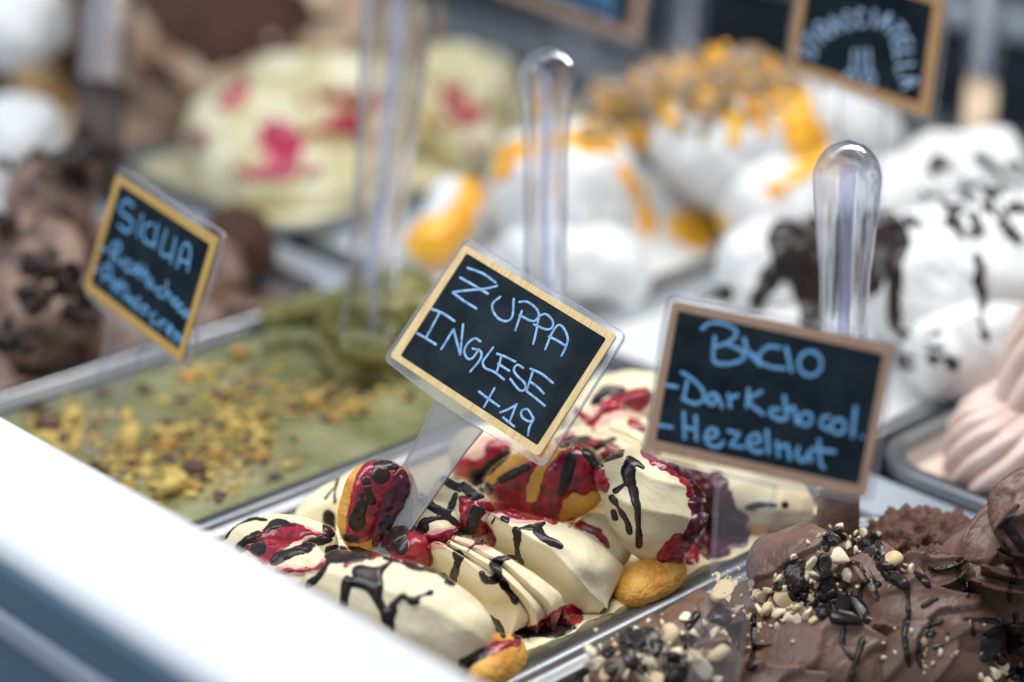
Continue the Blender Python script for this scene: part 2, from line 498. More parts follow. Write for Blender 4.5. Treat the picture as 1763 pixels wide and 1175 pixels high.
def sauce(name, mt, parent, shapes, bvh, T=.0011, step=1.6, wob=1.5, wf=.07, edge=6.0, lump=.0, kind=None, grow=0.0):
    """shapes drawn where the photograph shows the sauce, dropped onto the solid surface below and given thickness"""
    xs = [p[0] for s in shapes for p in s[1]]; ys = [p[1] for s in shapes for p in s[1]]
    rm = max([p[2] for s in shapes if s[0] == 's' for p in s[1]] + [0])
    x0, x1, y0, y1 = min(xs) - rm - 5, max(xs) + rm + 5, min(ys) - rm - 5, max(ys) + rm + 5
    nx, ny = int((x1 - x0) / step) + 2, int((y1 - y0) / step) + 2
    X, Y = np.meshgrid(x0 + step * np.arange(nx), y0 + step * np.arange(ny))
    S = sdf_eval(X, Y, shapes) - grow
    sd = rng.random() * 90
    Q = np.full((ny, nx, 3), np.nan); Nn = np.zeros((ny, nx, 3)); Dp = np.full((ny, nx), np.nan)
    cv = Vector(CAM)
    for j, i in np.argwhere(S < step * 2.2 + wob):
        d = Vector(ray(X[j, i], Y[j, i])); ln = d.length
        hit, nrm, _, dist = bvh.ray_cast(cv, d / ln)
        if hit is None:
            continue
        if nrm.dot(d) > 0:
            nrm = -nrm
        Q[j, i] = hit; Nn[j, i] = nrm; Dp[j, i] = dist
    for _ in range(3):
        A = Nn.copy()
        A[1:] += Nn[:-1]; A[:-1] += Nn[1:]; A[:, 1:] += Nn[:, :-1]; A[:, :-1] += Nn[:, 1:]
        Nn = A / (np.linalg.norm(A, axis=2, keepdims=True) + 1e-9)
    idx = -np.ones((ny, nx), int); V = []
    for j in range(ny):
        for i in range(nx):
            if not np.isnan(Dp[j, i]):
                s = S[j, i] + wob * mnoise.noise(Vector((X[j, i] * wf, Y[j, i] * wf, sd)))
                if s < 0:
                    u = min(1, -s / edge)
                    h = T * u * (2 - u) + .00012
                    if lump:
                        h += lump * u * mnoise.noise(Vector((X[j, i] * .09, Y[j, i] * .09, sd + 9)))
                else:
                    h = -.25 * s / 3800 - .0001
                idx[j, i] = len(V)
                V.append(Q[j, i] + Nn[j, i] * h)
    Fs = []
    for j in range(ny - 1):
        for i in range(nx - 1):
            q = (idx[j, i], idx[j + 1, i], idx[j + 1, i + 1], idx[j, i + 1])
            if min(q) < 0:
                continue
            dd = [Dp[j, i], Dp[j + 1, i], Dp[j + 1, i + 1], Dp[j, i + 1]]
            if max(dd) - min(dd) > .009:
                continue
            Fs.append(q)
    if not Fs:
        return []
    if kind:
        groups = [Fs]
    else:                                   # every separate pool or drip becomes a part of its own
        par = {}
        def find(i):
            while par.setdefault(i, i) != i:
                par[i] = par[par[i]]; i = par[i]
            return i
        for f in Fs:
            for i in f[1:]:
                par[find(i)] = find(f[0])
        gd = {}
        for f in Fs:
            gd.setdefault(find(f[0]), []).append(f)
        groups = [g for g in gd.values() if len(g) > 14]
    out = []
    for g in groups:
        used = sorted({i for f in g for i in f}); remap = {o: k for k, o in enumerate(used)}
        out.append(mk(name, [V[o] for o in used], [tuple(remap[i] for i in f) for f in g], mt, parent, kind=kind))
    return out

def scaled(fn, shapes):
    return [(s[0], fn(s[1])) for s in shapes]

# ------------------------------------------------------------------ setting
def box(name, x0, x1, y0, y1, z0, z1, mt, parent=None, bev=0.0, kind=None):
    if bev:
        rings = []
        for off, zz in ((bev, z0), (0, z0 + bev), (0, z1 - bev), (bev * .3, z1 - bev * .3), (bev, z1)):
            rings.append([(a, b, zz) for a, b in rrect(x0 + off, x1 - off, y0 + off, y1 - off, max(.0005, bev * .5), 2)])
        V, Fs = loft(rings, True)
        Fs.append(tuple(reversed(range(len(rings[0])))))
        return mk(name, V, Fs, mt, parent, kind=kind)
    V = [(a, b, c) for c in (z0, z1) for b in (y0, y1) for a in (x0, x1)]
    Fs = [(0, 2, 3, 1), (4, 5, 7, 6), (0, 1, 5, 4), (2, 6, 7, 3), (0, 4, 6, 2), (1, 3, 7, 5)]
    return mk(name, V, Fs, mt, parent, smooth=False, kind=kind)

box('case_deck', -.20, .80, -.9, 1.6, -.09, -.066, M['deck'], kind='structure')
box('back_wall', .80, .83, -.9, 1.6, -.09, .7, M['wall'], kind='structure')
t = thing('steel_ledge', (.72, .3, -.066), 'brushed steel ledge running along the dark back of the case', 'ledge')
box('ledge_top', .690, .790, -.9, 1.6, -.012, .004, M['steel_dark'], t, bev=.003)
box('ledge_foot', .700, .780, -.9, 1.6, -.066, -.0125, M['wall'], t)
t = thing('back_shelf', (.75, .3, .06), 'grey upper shelf above the steel ledge at the back of the case', 'shelf')
box('shelf_board', .735, .797, -.9, 1.6, .085, .105, M['steel_dark'], t, bev=.003)
box('shelf_face', .775, .7965, -.9, 1.6, .040, .0845, M['wall'], t)

box('case_shelf', .2040, .2400, -.9, 1.2, -.066, -.007, M['shelf'], bev=.002, kind='structure')

# front of the display case: thick white rail with a blue-grey front
counter = thing('display_counter', (-.19, 0, -.6), 'white rounded front rail of the display case over a blue-grey panel', 'counter')
def rail_profile():
    pts = []
    x0, x1, zt, zb = -.2175, -.152, .092, -.06
    r = .007
    for k in range(7):
        a = R(180 - 90 * k / 6); pts.append((x0 + r + r * math.cos(a), zt - r + r * math.sin(a)))
    for k in range(7):
        a = R(90 - 90 * k / 6); pts.append((x1 - r + r * math.cos(a), zt - r + r * math.sin(a)))
    pts += [(x1, zb), (x1 - .02, zb), (x1 - .02, .06), (x0, .06)]
    return pts
pr = rail_profile()
V, Fs = loft([[(a, y, b) for a, b in pr] for y in (-.9, -.5, -.1, .3, .7, 1.6)])
mk('rail', V, Fs, M['rail'], counter)
box('front_panel', -.221, -.212, -.9, 1.6, -.60, .0835, M['panel'], counter, bev=.002)
sz = PX(75, 1122, -.223)[2]
box('trim_strip', -.2245, -.2215, -.9, 1.6, sz - .006, sz + .005, M['strip'], counter, bev=.001)

# ------------------------------------------------------------------ pans
PX0, PX1 = -.10, .192
pan(PX0, PX1, -.325, -.140, 'steel pan of brown gelato with chopped hazelnuts, nearest the camera')
pan(PX0, PX1, -.118, .064, 'steel pan holding the cream gelato with raspberry and biscuits')
pan(PX0, PX1, .087, .268, 'steel pan holding the flat green pistachio gelato')
pan(PX0, PX1, .291, .476, 'steel pan of brown gelato with dark chunks beyond the pistachio', rim='steel_bright')
pan(PX0, PX1, .500, .685, 'steel pan at the far left with a white gelato mound')
BX0, BX1 = .252, .62
pan(BX0, BX1, -.345, -.100, 'steel pan holding the pale pink swirled gelato')
pan(BX0, BX1, -.073, .140, 'steel pan holding white gelato splashed with dark chocolate')
pan(BX0, BX1, .164, .372, 'steel pan holding white gelato with orange syrup')
pan(BX0, BX1, .396, .604, 'steel pan holding pale custard gelato with pink berry sauce')
pan(BX0, BX1, .628, .850, 'steel pan holding beige cream under cocoa, at the back')

# ------------------------------------------------------------------ ZUPPA INGLESE gelato
Z = thing('cream_gelato', (.05, -.027, -.05), 'cream coloured gelato in ridged lobes striped with chocolate and raspberry sauce', 'gelato')
zl = []
V, Fs = fill_data(PX0 + .002, PX1 - .002, -.1165, .0625, -.0035, amp=.003, nf=45,
                  extra=lambda x, y: .021 * math.exp(-(((y + .015) / .042) ** 4)) * min(1, max(0, (.17 - x) / .06)))
zl.append(mk('base', V, Fs, M['cream_wet'], Z))
def zz(pts, mt='cream', **k):
    o = lobe('scoop', M[mt], Z, pts, **{**dict(noise=.0014, nf=75), **k}); zl.append(o); return o
# front lobes
zz([(545, 1000, .022, .013), (620, 1020, .026, .0170), (700, 1052, .022, .0200), (780, 1095, .012, .0185), (838, 1130, .003, .011)], n=90, m=96, streak=.0003, ridges=[(.75, .07, .12)])
zz([(425, 975, .014, .010), (495, 990, .020, .0135), (560, 1000, .024, .013)], ridges=[(.2, .16, .14), (-.5, .14, .12), (.9, .1, .12)])
zz([(395, 962, .010, .008), (440, 940, .017, .0125), (510, 935, .022, .012), (565, 950, .026, .010)])
zz([(515, 915, .004, .009), (565, 885, .012, .0125), (630, 850, .014, .0125), (700, 830, .016, .011)])
# ribbed lobe and big crested lobe: paddled ribbons with creases
kr = crop(720, 860, .2155)
def rb(curves, sharp=(), mt='cream', fn=None, **k):
    cs = [[(*(fn or kr)([q[:2]])[0], q[2]) for q in c] for c in curves]
    o = ribbon('ribbon', M[mt], Z, cs, sharp, **{**dict(noise=.0009, nf=90), **k}); zl.append(o); return o
rb([[(60, 440, .022), (180, 570, .016), (320, 690, .011), (480, 810, .007), (590, 945, .003), (690, 1092, -.002)],
    [(90, 370, .030), (240, 510, .025), (420, 680, .019), (560, 800, .014), (650, 900, .009), (712, 1088, .000)],
    [(130, 340, .033), (330, 450, .031), (520, 600, .027), (680, 740, .021), (790, 880, .013), (745, 1086, .002)],
    [(215, 362, .0325), (400, 478, .030), (572, 592, .0262), (762, 768, .0185), (872, 915, .0105), (862, 1010, .004)]], [2, 3])
rb([[(225, 365, .0310), (402, 485, .0285), (570, 600, .0245), (762, 775, .0165), (870, 925, .0085), (876, 1020, .003)],
    [(235, 342, .0345), (425, 436, .0335), (645, 582, .0305), (835, 765, .0225), (935, 905, .0145), (950, 1066, .002)],
    [(255, 334, .0340), (462, 432, .0325), (672, 556, .0295), (855, 722, .0218), (988, 872, .0130), (1026, 955, .006)]], [1])
rb([[(260, 338, .0325), (462, 440, .0310), (672, 564, .0275), (855, 730, .0200), (985, 882, .0110), (1022, 965, .004)],
    [(268, 312, .0355), (485, 396, .0348), (700, 515, .0320), (905, 690, .0240), (1055, 850, .0155), (1074, 1045, .002)],
    [(290, 290, .0350), (540, 368, .0340), (730, 468, .0315), (950, 610, .0240), (1120, 745, .0160), (1168, 850, .009)]], [1])
rb([[(520, 240, .024), (600, 380, .018), (760, 500, .013), (950, 620, .008), (1120, 760, .004), (1320, 890, .000), (1430, 918, -.002)],
    [(545, 160, .033), (690, 320, .027), (880, 455, .022), (1060, 600, .016), (1210, 735, .010), (1350, 850, .004), (1440, 914, -.001)],
    [(585, 108, .038), (780, 228, .0365), (960, 340, .034), (1110, 440, .030), (1230, 590, .023), (1370, 740, .013), (1490, 860, .003)],
    [(660, 92, .0385), (870, 190, .0375), (1070, 290, .0355), (1260, 420, .030), (1400, 560, .022), (1490, 700, .011), (1510, 870, .002)],
    [(720, 85, .0365), (940, 160, .0360), (1180, 235, .0335), (1400, 360, .027), (1560, 500, .018), (1600, 640, .009), (1525, 800, .001)],
    [(740, 80, .034), (980, 150, .033), (1220, 218, .030), (1420, 340, .023), (1590, 480, .013), (1648, 592, .006), (1535, 770, -.001)]], [2])
zz([(748, 858, .030, .010), (795, 876, .032, .011), (840, 900, .031, .009)], ridges=[(0, .25, .16)])
zz([(705, 893, .024, .010), (748, 908, .027, .0115), (795, 922, .026, .009)], ridges=[(.2, .18, .15)])
# right lobes
zz([(1062, 808, .042, .012), (1100, 845, .040, .0185), (1128, 888, .027, .0205), (1122, 932, .012, .0155), (1106, 960, .003, .007)], n=90, m=96, ridges=[(.45, .12, .18), (1.3, .16, .2)], streak=.0003)
zz([(995, 905, .014, .011), (1045, 940, .009, .0125), (1080, 968, .002, .009)])
# back lobes
zz([(775, 805, .018, .014), (830, 790, .022, .016), (900, 800, .020, .015)])
zz([(985, 765, .026, .013), (1040, 722, .031, .0165), (1100, 702, .032, .0165), (1150, 705, .026, .014)], ridges=[(.1, .2, .13), (-.6, .2, .13), (.8, .2, .13)])
zz([(1000, 790, .022, .013), (1050, 755, .028, .0135), (1090, 760, .029, .0125), (1130, 790, .024, .011)], ridges=[(0, .25, .14), (.8, .2, .14)])
zz([(930, 805, .026, .012), (1000, 785, .030, .0115), (1060, 790, .032, .0105), (1110, 806, .029, .009)], ridges=[(0, .25, .14)])
zz([(1180, 840, .008, .015), (1260, 858, .009, .018), (1330, 872, .006, .016), (1385, 876, .000, .012)], ridges=[(0, .2, .14)])
zz([(672, 905, .022, .008), (706, 948, .023, .0095), (722, 975, .019, .008)], 'berry', noise=.002, nf=120)
# soft puddle along the near rim
for q in ([(1050, 1078, -0.005, .014), (1100, 1056, -0.004, .017), (1150, 1032, -0.005, .014), (1190, 1010, -0.006, .010)], [(985, 1112, -0.005, .013), (1025, 1090, -0.004, .016), (1085, 1066, -0.006, .012)],
          [(900, 1150, -0.006, .015), (945, 1126, -0.004, .018), (1010, 1096, -0.006, .013)], [(1150, 1015, -0.006, .012), (1200, 988, -0.004, .016), (1250, 962, -0.006, .012)],
          [(830, 1175, -0.005, .015), (880, 1136, -0.003, .019), (935, 1108, -0.005, .014)], [(1250, 958, -0.007, .012), (1330, 918, -0.004, .016), (1395, 882, -0.005, .014)]):
    zz(q, 'cream_wet', noise=.0016, nf=120, flat=.30, inside=(PX0 + .002, PX1 - .002, -.1165, .0625))

# biscuits resting in the cream (things of their own)
def biscuit(label, c, ax, ay, az, **k):
    o = superellipsoid('sponge_biscuit', M['biscuit'], None, c, ax, ay, az, **k)
    return tag(o, label, 'biscuit', 'sponge biscuits pressed into the cream gelato')
def axes(px, py, depth, top, half_w, half_t, yaw=0.0):
    """axis toward a second image point at its own depth, width roughly across the view"""
    a = PD(px, py, depth); b = PD(*top)
    c = (a + b) / 2; az = (b - a) / 2
    w = np.cross(FW, az); w /= np.linalg.norm(w)
    n = np.cross(az, w); n /= np.linalg.norm(n)
    ca, sa = math.cos(yaw), math.sin(yaw)
    w2 = w * ca + n * sa; n2 = -w * sa + n * ca
    return c, w2 * half_w, n2 * half_t, az
d0 = (P(640, 930, .026) - CAM) @ FW
b1 = biscuit('upright sponge biscuit coated in raspberry and chocolate beside the sign stem', *axes(640, 955, d0 + .010, (662, 797, d0 + .004), .0178, .0095, .40), e1=.75, e2=.75)
d1 = (P(930, 850, .030) - CAM) @ FW
b2 = biscuit('golden sponge biscuit striped with raspberry under the corner of the central sign', *axes(842, 858, d1 + .012, (1042, 815, d1 - .006), .0185, .013, .2), e1=.8, e2=.8)
c3 = P(1120, 1000, .004)
b3 = biscuit('plain golden biscuit lying near the pan rim, right of the big crested lobe', c3, np.array([.0200, .0, .002]), np.array([0, .0115, .0]), np.array([0, 0, .0085]), e1=.9, e2=.9)
c4 = P(855, 1142, .002)
b4 = biscuit('golden biscuit sunk in cream beside the white rail, raspberry along its top', c4, np.array([.0170, .006, .0]), np.array([-.003, .010, .0]), np.array([0, 0, .010]), e1=.9, e2=.85)
c5 = P(1312, 888, .003)
b5 = biscuit('blurred biscuit at the far corner seen through the clear sign stem', c5, np.array([.014, .003, 0]), np.array([0, .010, 0]), np.array([0, 0, .008]), e1=.9, e2=.9)

zb = bvh_of(zl + [b1, b2, b3, b4, b5])
k1 = crop(380, 870, .2269); k2 = crop(560, 770, .1703); k3 = crop(720, 860, .2155); k4 = crop(760, 640, .2609); k5 = crop(1140, 800, .1703); k7 = crop(370, 740, .3701)
def rs(fn, *sh, par=None, **k): return sauce('raspberry_sauce', M['rasp'], par or Z, scaled(fn, sh), zb, **{**dict(T=.0007, lump=.0003, wob=4.5, edge=13, grow=2.0), **k})
def stain(fn, *sh): sauce('raspberry_stain', M['stain'], Z, scaled(fn, sh), zb, T=.0001, wob=6, wf=.06, grow=5, edge=10)
stain(k1, ('s', [(450, 500, 12), (600, 495, 16), (720, 480, 14), (795, 420, 12)]))
stain(k1, ('p', [(300, 210), (440, 150), (640, 180), (800, 235), (600, 280), (460, 340), (360, 430), (200, 340)]))
stain(kr, ('p', [(60, 300), (310, 220), (540, 200), (590, 350), (520, 390), (300, 330), (110, 390)]))
stain(kr, ('p', [(470, 20), (700, 45), (980, 165), (740, 160), (560, 100)]))
stain(k4, ('p', [(310, 440), (450, 490), (260, 690), (60, 660), (150, 560)]))
stain(k4, ('p', [(1010, 240), (1180, 170), (1380, 130), (1330, 290), (1180, 280), (1010, 370)]))
# raspberry lies under the chocolate
rasp = [
 rs(k1, ('p', [(300, 210), (440, 150), (600, 160), (640, 190), (740, 200), (830, 240), (700, 232), (640, 235), (600, 270), (480, 320), (420, 380), (360, 430), (320, 430), (200, 340), (240, 290)]), lump=.0004),
 rs(k1, ('s', [(450, 500, 12), (600, 495, 15), (720, 480, 12), (795, 420, 10)])),
 rs(k1, ('s', [(940, 462, 9), (1000, 425, 10), (1060, 408, 12)])),
 rs(k1, ('p', [(1120, 405), (1150, 370), (1200, 350), (1260, 360), (1220, 385), (1170, 400)])),
 rs(k1, ('p', [(1290, 390), (1330, 330), (1450, 200), (1530, 240), (1590, 300), (1590, 470), (1500, 450), (1380, 420)])),
 rs(k3, ('p', [(330, -10), (440, -10), (420, 100), (400, 240), (350, 230), (345, 90)]), ('p', [(480, 180), (540, 270), (575, 350), (540, 370), (440, 330), (450, 250), (400, 230), (410, 180)]), ('p', [(40, 310), (200, 262), (330, 222), (300, 290), (240, 340), (190, 355), (130, 340), (80, 350), (80, 545), (40, 520)])),
 rs(k3, ('p', [(470, 20), (700, 50), (900, 120), (985, 165), (740, 155), (720, 135), (560, 90)])),
 rs(k3, ('s', [(1320, 220, 13), (1420, 270, 16), (1490, 330, 16), (1515, 385, 13)])),
 rs(k4, ('p', [(1060, 210), (1180, 150), (1330, 110), (1400, 150), (1320, 260), (1180, 250), (1060, 290), (1000, 370), (990, 320)])),
 rs(k4, ('p', [(330, 450), (440, 490), (370, 580), (260, 680), (90, 690), (60, 640), (150, 570), (250, 590)])),
 rs(k4, ('s', [(775, 452, 18), (860, 425, 22)]), ('s', [(1040, 560, 14), (1120, 530, 18), (1190, 520, 14)])),
 rs(k4, ('s', [(1420, 600, 22), (1540, 650, 26), (1640, 750, 26), (1650, 820, 18)])),
 rs(k5, ('p', [(0, 850), (140, 720), (240, 740), (370, 870), (330, 1000), (150, 980), (0, 970), (-50, 900)]), lump=.0014, T=.002),
 rs(k4, ('p', [(310, 790), (420, 680), (520, 630), (625, 590), (600, 660), (550, 760), (545, 890), (440, 870)]), ('p', [(690, 650), (760, 570), (820, 510), (930, 500), (1020, 570), (1085, 700), (1090, 790), (1000, 770), (930, 810), (850, 800), (790, 880), (760, 1000), (600, 930), (640, 820), (670, 720)]), T=.0013, par=b2),
 rs(k2, ('p', [(380, 190), (500, 130), (640, 140), (750, 210), (700, 320), (560, 560), (480, 900), (330, 960), (190, 935), (215, 800), (245, 620), (300, 360)]), T=.0013, wob=3.5, par=b1),
 rs(k7, ('s', [(1200, 1060, 22), (1300, 1015, 20), (1410, 990, 14)]), par=b4),
 rs(k3, ('p', [(760, 1075), (900, 1020), (1180, 850), (1290, 880), (1300, 960), (1250, 1010), (1060, 1060), (800, 1100)])),

 rs(kr, ('p', [(-60, 300), (40, 250), (90, 330), (100, 420), (60, 470), (-60, 420)]), ('p', [(560, 60), (720, 20), (900, 40), (1060, 130), (1000, 175), (820, 140), (700, 110)])),
 rs(kr, ('p', [(380, 130), (470, 150), (590, 240), (600, 370), (540, 360), (440, 300), (370, 250)])),
 rs(kr, ('s', [(1200, 180, 22), (1320, 215, 24), (1440, 260, 18)])),
 rs(k4, ('s', [(880, 500, 16), (1000, 470, 20), (1150, 500, 16)]), ('s', [(1340, 520, 20), (1400, 590, 24)])),
 rs(k4, ('s', [(900, 260, 20), (980, 330, 18)]), ('s', [(1250, 330, 16), (1330, 380, 20)])),
]
berry = [sauce('berry_sauce', M['berry'], b1, scaled(k2, [('p', [(640, 330), (760, 200), (850, 330), (880, 600), (840, 900), (700, 1000), (480, 1000), (520, 700)])]), zb, T=.0012, lump=.0008),
         sauce('berry_sauce', M['berry'], Z, scaled(k5, [('p', [(60, -20), (300, 30), (480, 90), (530, 200), (520, 500), (500, 940), (380, 900), (220, 750), (260, 620), (300, 500), (260, 400), (310, 250), (100, 60)])]), zb, T=.003, lump=.002, edge=14),
         sauce('berry_sauce', M['berry'], Z, scaled(k5, [('p', [(480, 100), (640, 130), (720, 350), (870, 560), (880, 760), (700, 880), (500, 920)])]), zb, T=.0008, lump=.0004, wob=7, edge=16)]
zb2 = bvh_of(zl + [b1, b2, b3, b4, b5] + [o for l in rasp + berry for o in l])
def ch(fn, *sh, par=None, **k): return sauce('chocolate_drizzle', M['choc'], par or Z, scaled(fn, sh), zb2, **{**dict(T=.0005, wob=2.8, wf=.05, edge=9, grow=1.0), **k})
S, Pn = 's', 'p'
ch(k1, (S, [(30, 255, 8), (80, 180, 9), (150, 130, 10), (240, 102, 9), (350, 110, 6)]))
ch(k1, (S, [(150, 330, 34), (190, 280, 34), (245, 240, 26), (300, 215, 20)]), (S, [(330, 195, 20), (400, 150, 26), (460, 132, 24), (560, 155, 10)]))
ch(k1, (S, [(285, 330, 62)]))
ch(k1, (S, [(400, 430, 40), (470, 385, 42), (560, 350, 32), (640, 325, 30), (690, 285, 36), (760, 265, 30), (835, 260, 18)]))
ch(k1, (S, [(660, 605, 26), (740, 540, 20), (790, 470, 16), (830, 390, 18), (850, 330, 22)]), (Pn, [(805, 315), (950, 318), (1080, 328), (1150, 380), (1000, 402), (880, 405), (820, 425)]))
ch(k1, (Pn, [(1010, 480), (1090, 455), (1160, 470), (1230, 460), (1300, 425), (1245, 485), (1228, 560), (1228, 700), (1262, 782), (1310, 760), (1332, 800), (1310, 870), (1315, 960), (1240, 900), (1190, 770), (1110, 660), (1010, 620), (980, 640), (960, 760), (900, 745), (920, 600), (950, 540), (1000, 550)]),
   (S, [(1290, 775, 18), (1370, 695, 20), (1420, 712, 20), (1475, 728, 28), (1500, 698, 11), (1550, 678, 7), (1582, 665, 15), (1608, 652, 5)]), T=.0017)
ch(k1, (S, [(1240, 400, 8), (1380, 440, 14), (1500, 480, 16), (1620, 500, 14), (1700, 545, 12), (1760, 585, 10)]))
ch(k3, (S, [(10, -20, 34), (130, 70, 34), (230, 135, 30), (310, 200, 22)]), (S, [(230, 130, 18), (120, 155, 17), (45, 185, 26), (40, 235, 36)]), (S, [(300, -30, 22), (265, 60, 18), (245, 110, 16)]))
ch(k3, (Pn, [(440, 45), (540, 95), (490, 170), (460, 240), (390, 235), (415, 130)]))
ch(k3, (Pn, [(270, 280), (330, 230), (440, 240), (455, 275), (350, 290)]))
ch(k3, (S, [(325, 440, 38), (310, 520, 28), (285, 610, 24), (280, 670, 22), (220, 662, 10)]))
ch(k3, (S, [(388, 425, 7), (430, 378, 7), (480, 350, 11), (530, 352, 13)]), T=.0008)
ch(k3, (S, [(840, 515, 10), (790, 475, 10), (700, 468, 15), (640, 500, 28), (610, 530, 32), (640, 590, 34), (690, 690, 30), (740, 760, 27), (778, 812, 20)]), (S, [(508, 588, 14), (545, 640, 28), (620, 640, 28)]))
ch(k3, (S, [(785, 245, 32), (797, 300, 30), (790, 380, 16), (800, 460, 20), (825, 505, 22)]))
ch(k3, (S, [(820, 232, 10), (930, 222, 24), (1010, 185, 8)]), (S, [(940, 235, 34), (1010, 310, 28), (1090, 355, 24), (1140, 380, 20)]))
ch(k3, (S, [(622, 135, 6), (590, 190, 4)]), T=.0006)
ch(k3, (S, [(680, 155, 20), (710, 172, 22)]))
ch(k3, (Pn, [(770, 1085), (850, 1040), (1000, 1030), (1180, 995), (1255, 1030), (1100, 1100), (900, 1095), (790, 1120)]))
ch(k3, (S, [(580, 935, 10), (640, 1010, 22), (685, 1095, 22)]))
ch(k3, (S, [(1550, -10, 26), (1620, 100, 22), (1670, 190, 22), (1690, 255, 24)]))
ch(k3, (S, [(1560, 100, 18), (1570, 150, 20)]))
ch(k4, (S, [(1245, 600, 40), (1232, 690, 44), (1262, 780, 30), (1292, 900, 22), (1303, 1050, 18), (1305, 1150, 18)]), (S, [(1235, 572, 14), (1330, 635, 9)]), (S, [(1210, 740, 12), (1150, 790, 24)]))
ch(k4, (S, [(1070, 582, 20), (1180, 545, 14)]))
ch(k4, (S, [(790, 492, 16), (870, 460, 20), (980, 440, 16)]))
ch(k4, (S, [(1000, 520, 12), (1060, 480, 14), (1140, 445, 9)]))
ch(k4, (S, [(210, 705, 30), (300, 650, 34), (440, 530, 22)]), (Pn, [(120, 750), (220, 712), (330, 755), (330, 800), (210, 850), (150, 800)]), (S, [(20, 720, 24), (120, 770, 22)]))
ch(k4, (S, [(1010, 200, 30), (1080, 135, 36), (1200, 120, 24)]))
ch(k4, (S, [(860, 560, 40), (830, 680, 34), (790, 800, 26)]), par=b2)
ch(k4, (S, [(960, 530, 30), (1020, 600, 42)]), par=b2)
ch(k4, (S, [(390, 715, 26), (480, 670, 26), (570, 630, 18)]), par=b2)
ch(k2, (S, [(520, 190, 40), (620, 185, 50), (720, 205, 30)]), (S, [(560, 280, 95)]), (S, [(420, 345, 46)]), wob=3, par=b1)
ch(k2, (S, [(430, 430, 40), (470, 540, 40)]), (S, [(375, 480, 26)]), (S, [(370, 560, 50), (330, 720, 72), (310, 820, 55)]), wob=3, par=b1)
ch(k2, (Pn, [(150, 930), (200, 880), (330, 930), (300, 960)]), (Pn, [(20, 1045), (200, 1005), (400, 1040), (480, 1100), (300, 1165), (30, 1155)]))
ch(k2, (S, [(640, 760, 70), (720, 880, 90), (760, 1040, 80)]), wob=4, par=b1)
ch(k2, (S, [(160, 230, 8), (105, 420, 8), (95, 560, 7)]), T=.0006, par=b1)
ch(k2, (S, [(40, 700, 60), (40, 850, 60)]), (S, [(0, 520, 14), (80, 420, 12)]))
ch(k5, (S, [(1245, 410, 34)]))
ch(k5, (S, [(860, 440, 24), (1000, 410, 26), (1150, 410, 18)]))
ch(k7, (S, [(1160, 1085, 24), (1250, 1040, 20)]), par=b4)

# ------------------------------------------------------------------ hazelnut chocolate gelato, front right
B = thing('chocolate_gelato', (.05, -.232, -.05), 'milk chocolate gelato swirled high with hazelnuts and dark sauce, front right', 'gelato')
bl = []
V, Fs = fill_data(PX0 + .002, PX1 - .002, -.3235, -.1415, -.030, amp=.004, nf=60)
bl.append(mk('base', V, Fs, M['brown'], B))
def bb(pts, mt='brown', **k):
    dz = .012 if (mt == 'brown' and np.mean([q[0] for q in pts]) > 1260 and 'rough' not in k) else 0
    pts = [(a, b + 4, c - .021 - dz, r * .97) for a, b, c, r in pts]
    o = lobe('swirl', M[mt], B, pts, **{**dict(noise=.0010, nf=60, streak=.0010, n=120, m=150, layer=None if 'rough' in mt else (.0023, .0165, (.35, -.45, -.8))), **k}); bl.append(o); return o
bb([(1300, 1008, .026, .015), (1345, 985, .034, .018), (1400, 975, .040, .0190), (1462, 962, .044, .015)], rough=.0005, n=130, m=150)
bb([(1462, 985, .044, .0140), (1500, 1020, .041, .019), (1535, 1070, .031, .020)], ridges=[(-.5, 0.33, 0.15), (.4, 0.27, 0.15)], twist=.6)
bb([(1240, 1075, .018, .016), (1320, 1065, .024, .020), (1420, 1065, .030, .023), (1490, 1085, .030, .018)])
bb([(1262, 1120, .014, .012), (1330, 1130, .022, .019), (1420, 1150, .024, .0225), (1485, 1190, .016, .020), (1500, 1245, .0, .015)], ridges=[(.15, 0.30, 0.18), (-.9, 0.15, 0.18)], n=130, m=150, twist=-.4)
bb([(1250, 1205, .008, .02), (1340, 1225, .010, .025), (1440, 1250, .0, .02)], ridges=[(.3, 0.22, 0.18)])
bb([(1510, 1050, .036, .018), (1570, 1085, .034, .0235), (1640, 1095, .032, .020), (1700, 1085, .028, .013)], ridges=[(.1, 0.24, 0.18), (-.8, 0.18, 0.15)], n=130, m=150)
bb([(1500, 1130, .024, .02), (1570, 1155, .022, .025), (1650, 1150, .018, .02), (1700, 1150, .010, .014)], ridges=[(.2, 0.18, 0.18)])
bb([(1535, 1030, .042, .013), (1590, 1018, .044, .016), (1640, 992, .049, .012), (1662, 972, .052, .006)], ridges=[(-.2, 0.45, 0.12), (.8, 0.30, 0.12)], n=120, m=150, twist=.8)
bb([(1665, 1015, .042, .015), (1705, 985, .046, .020), (1763, 965, .050, .025), (1850, 960, .05, .025)], ridges=[(-.3, 0.36, 0.15), (.5, 0.24, 0.15), (-1.1, 0.30, 0.15)], n=120, m=150)
bb([(1640, 1060, .032, .014), (1710, 1040, .036, .020), (1790, 1035, .038, .026), (1860, 1030, .038, .025)], ridges=[(-.2, 0.36, 0.15), (-1.0, 0.30, 0.15)], n=120, m=150)
bb([(1718, 930, .060, .008), (1745, 915, .064, .013), (1790, 900, .066, .018), (1850, 900, .066, .018)], ridges=[(.6, 0.45, 0.12), (-.6, 0.52, 0.12)], rough=.0006)
bb([(1020, 1195, .012, .016), (1090, 1165, .018, .019), (1170, 1115, .020, .018), (1250, 1060, .020, .015)])
bb([(1050, 1210, .010, .020), (1150, 1180, .012, .024), (1260, 1130, .014, .018)])
kB = crop(964, 741, .4532)
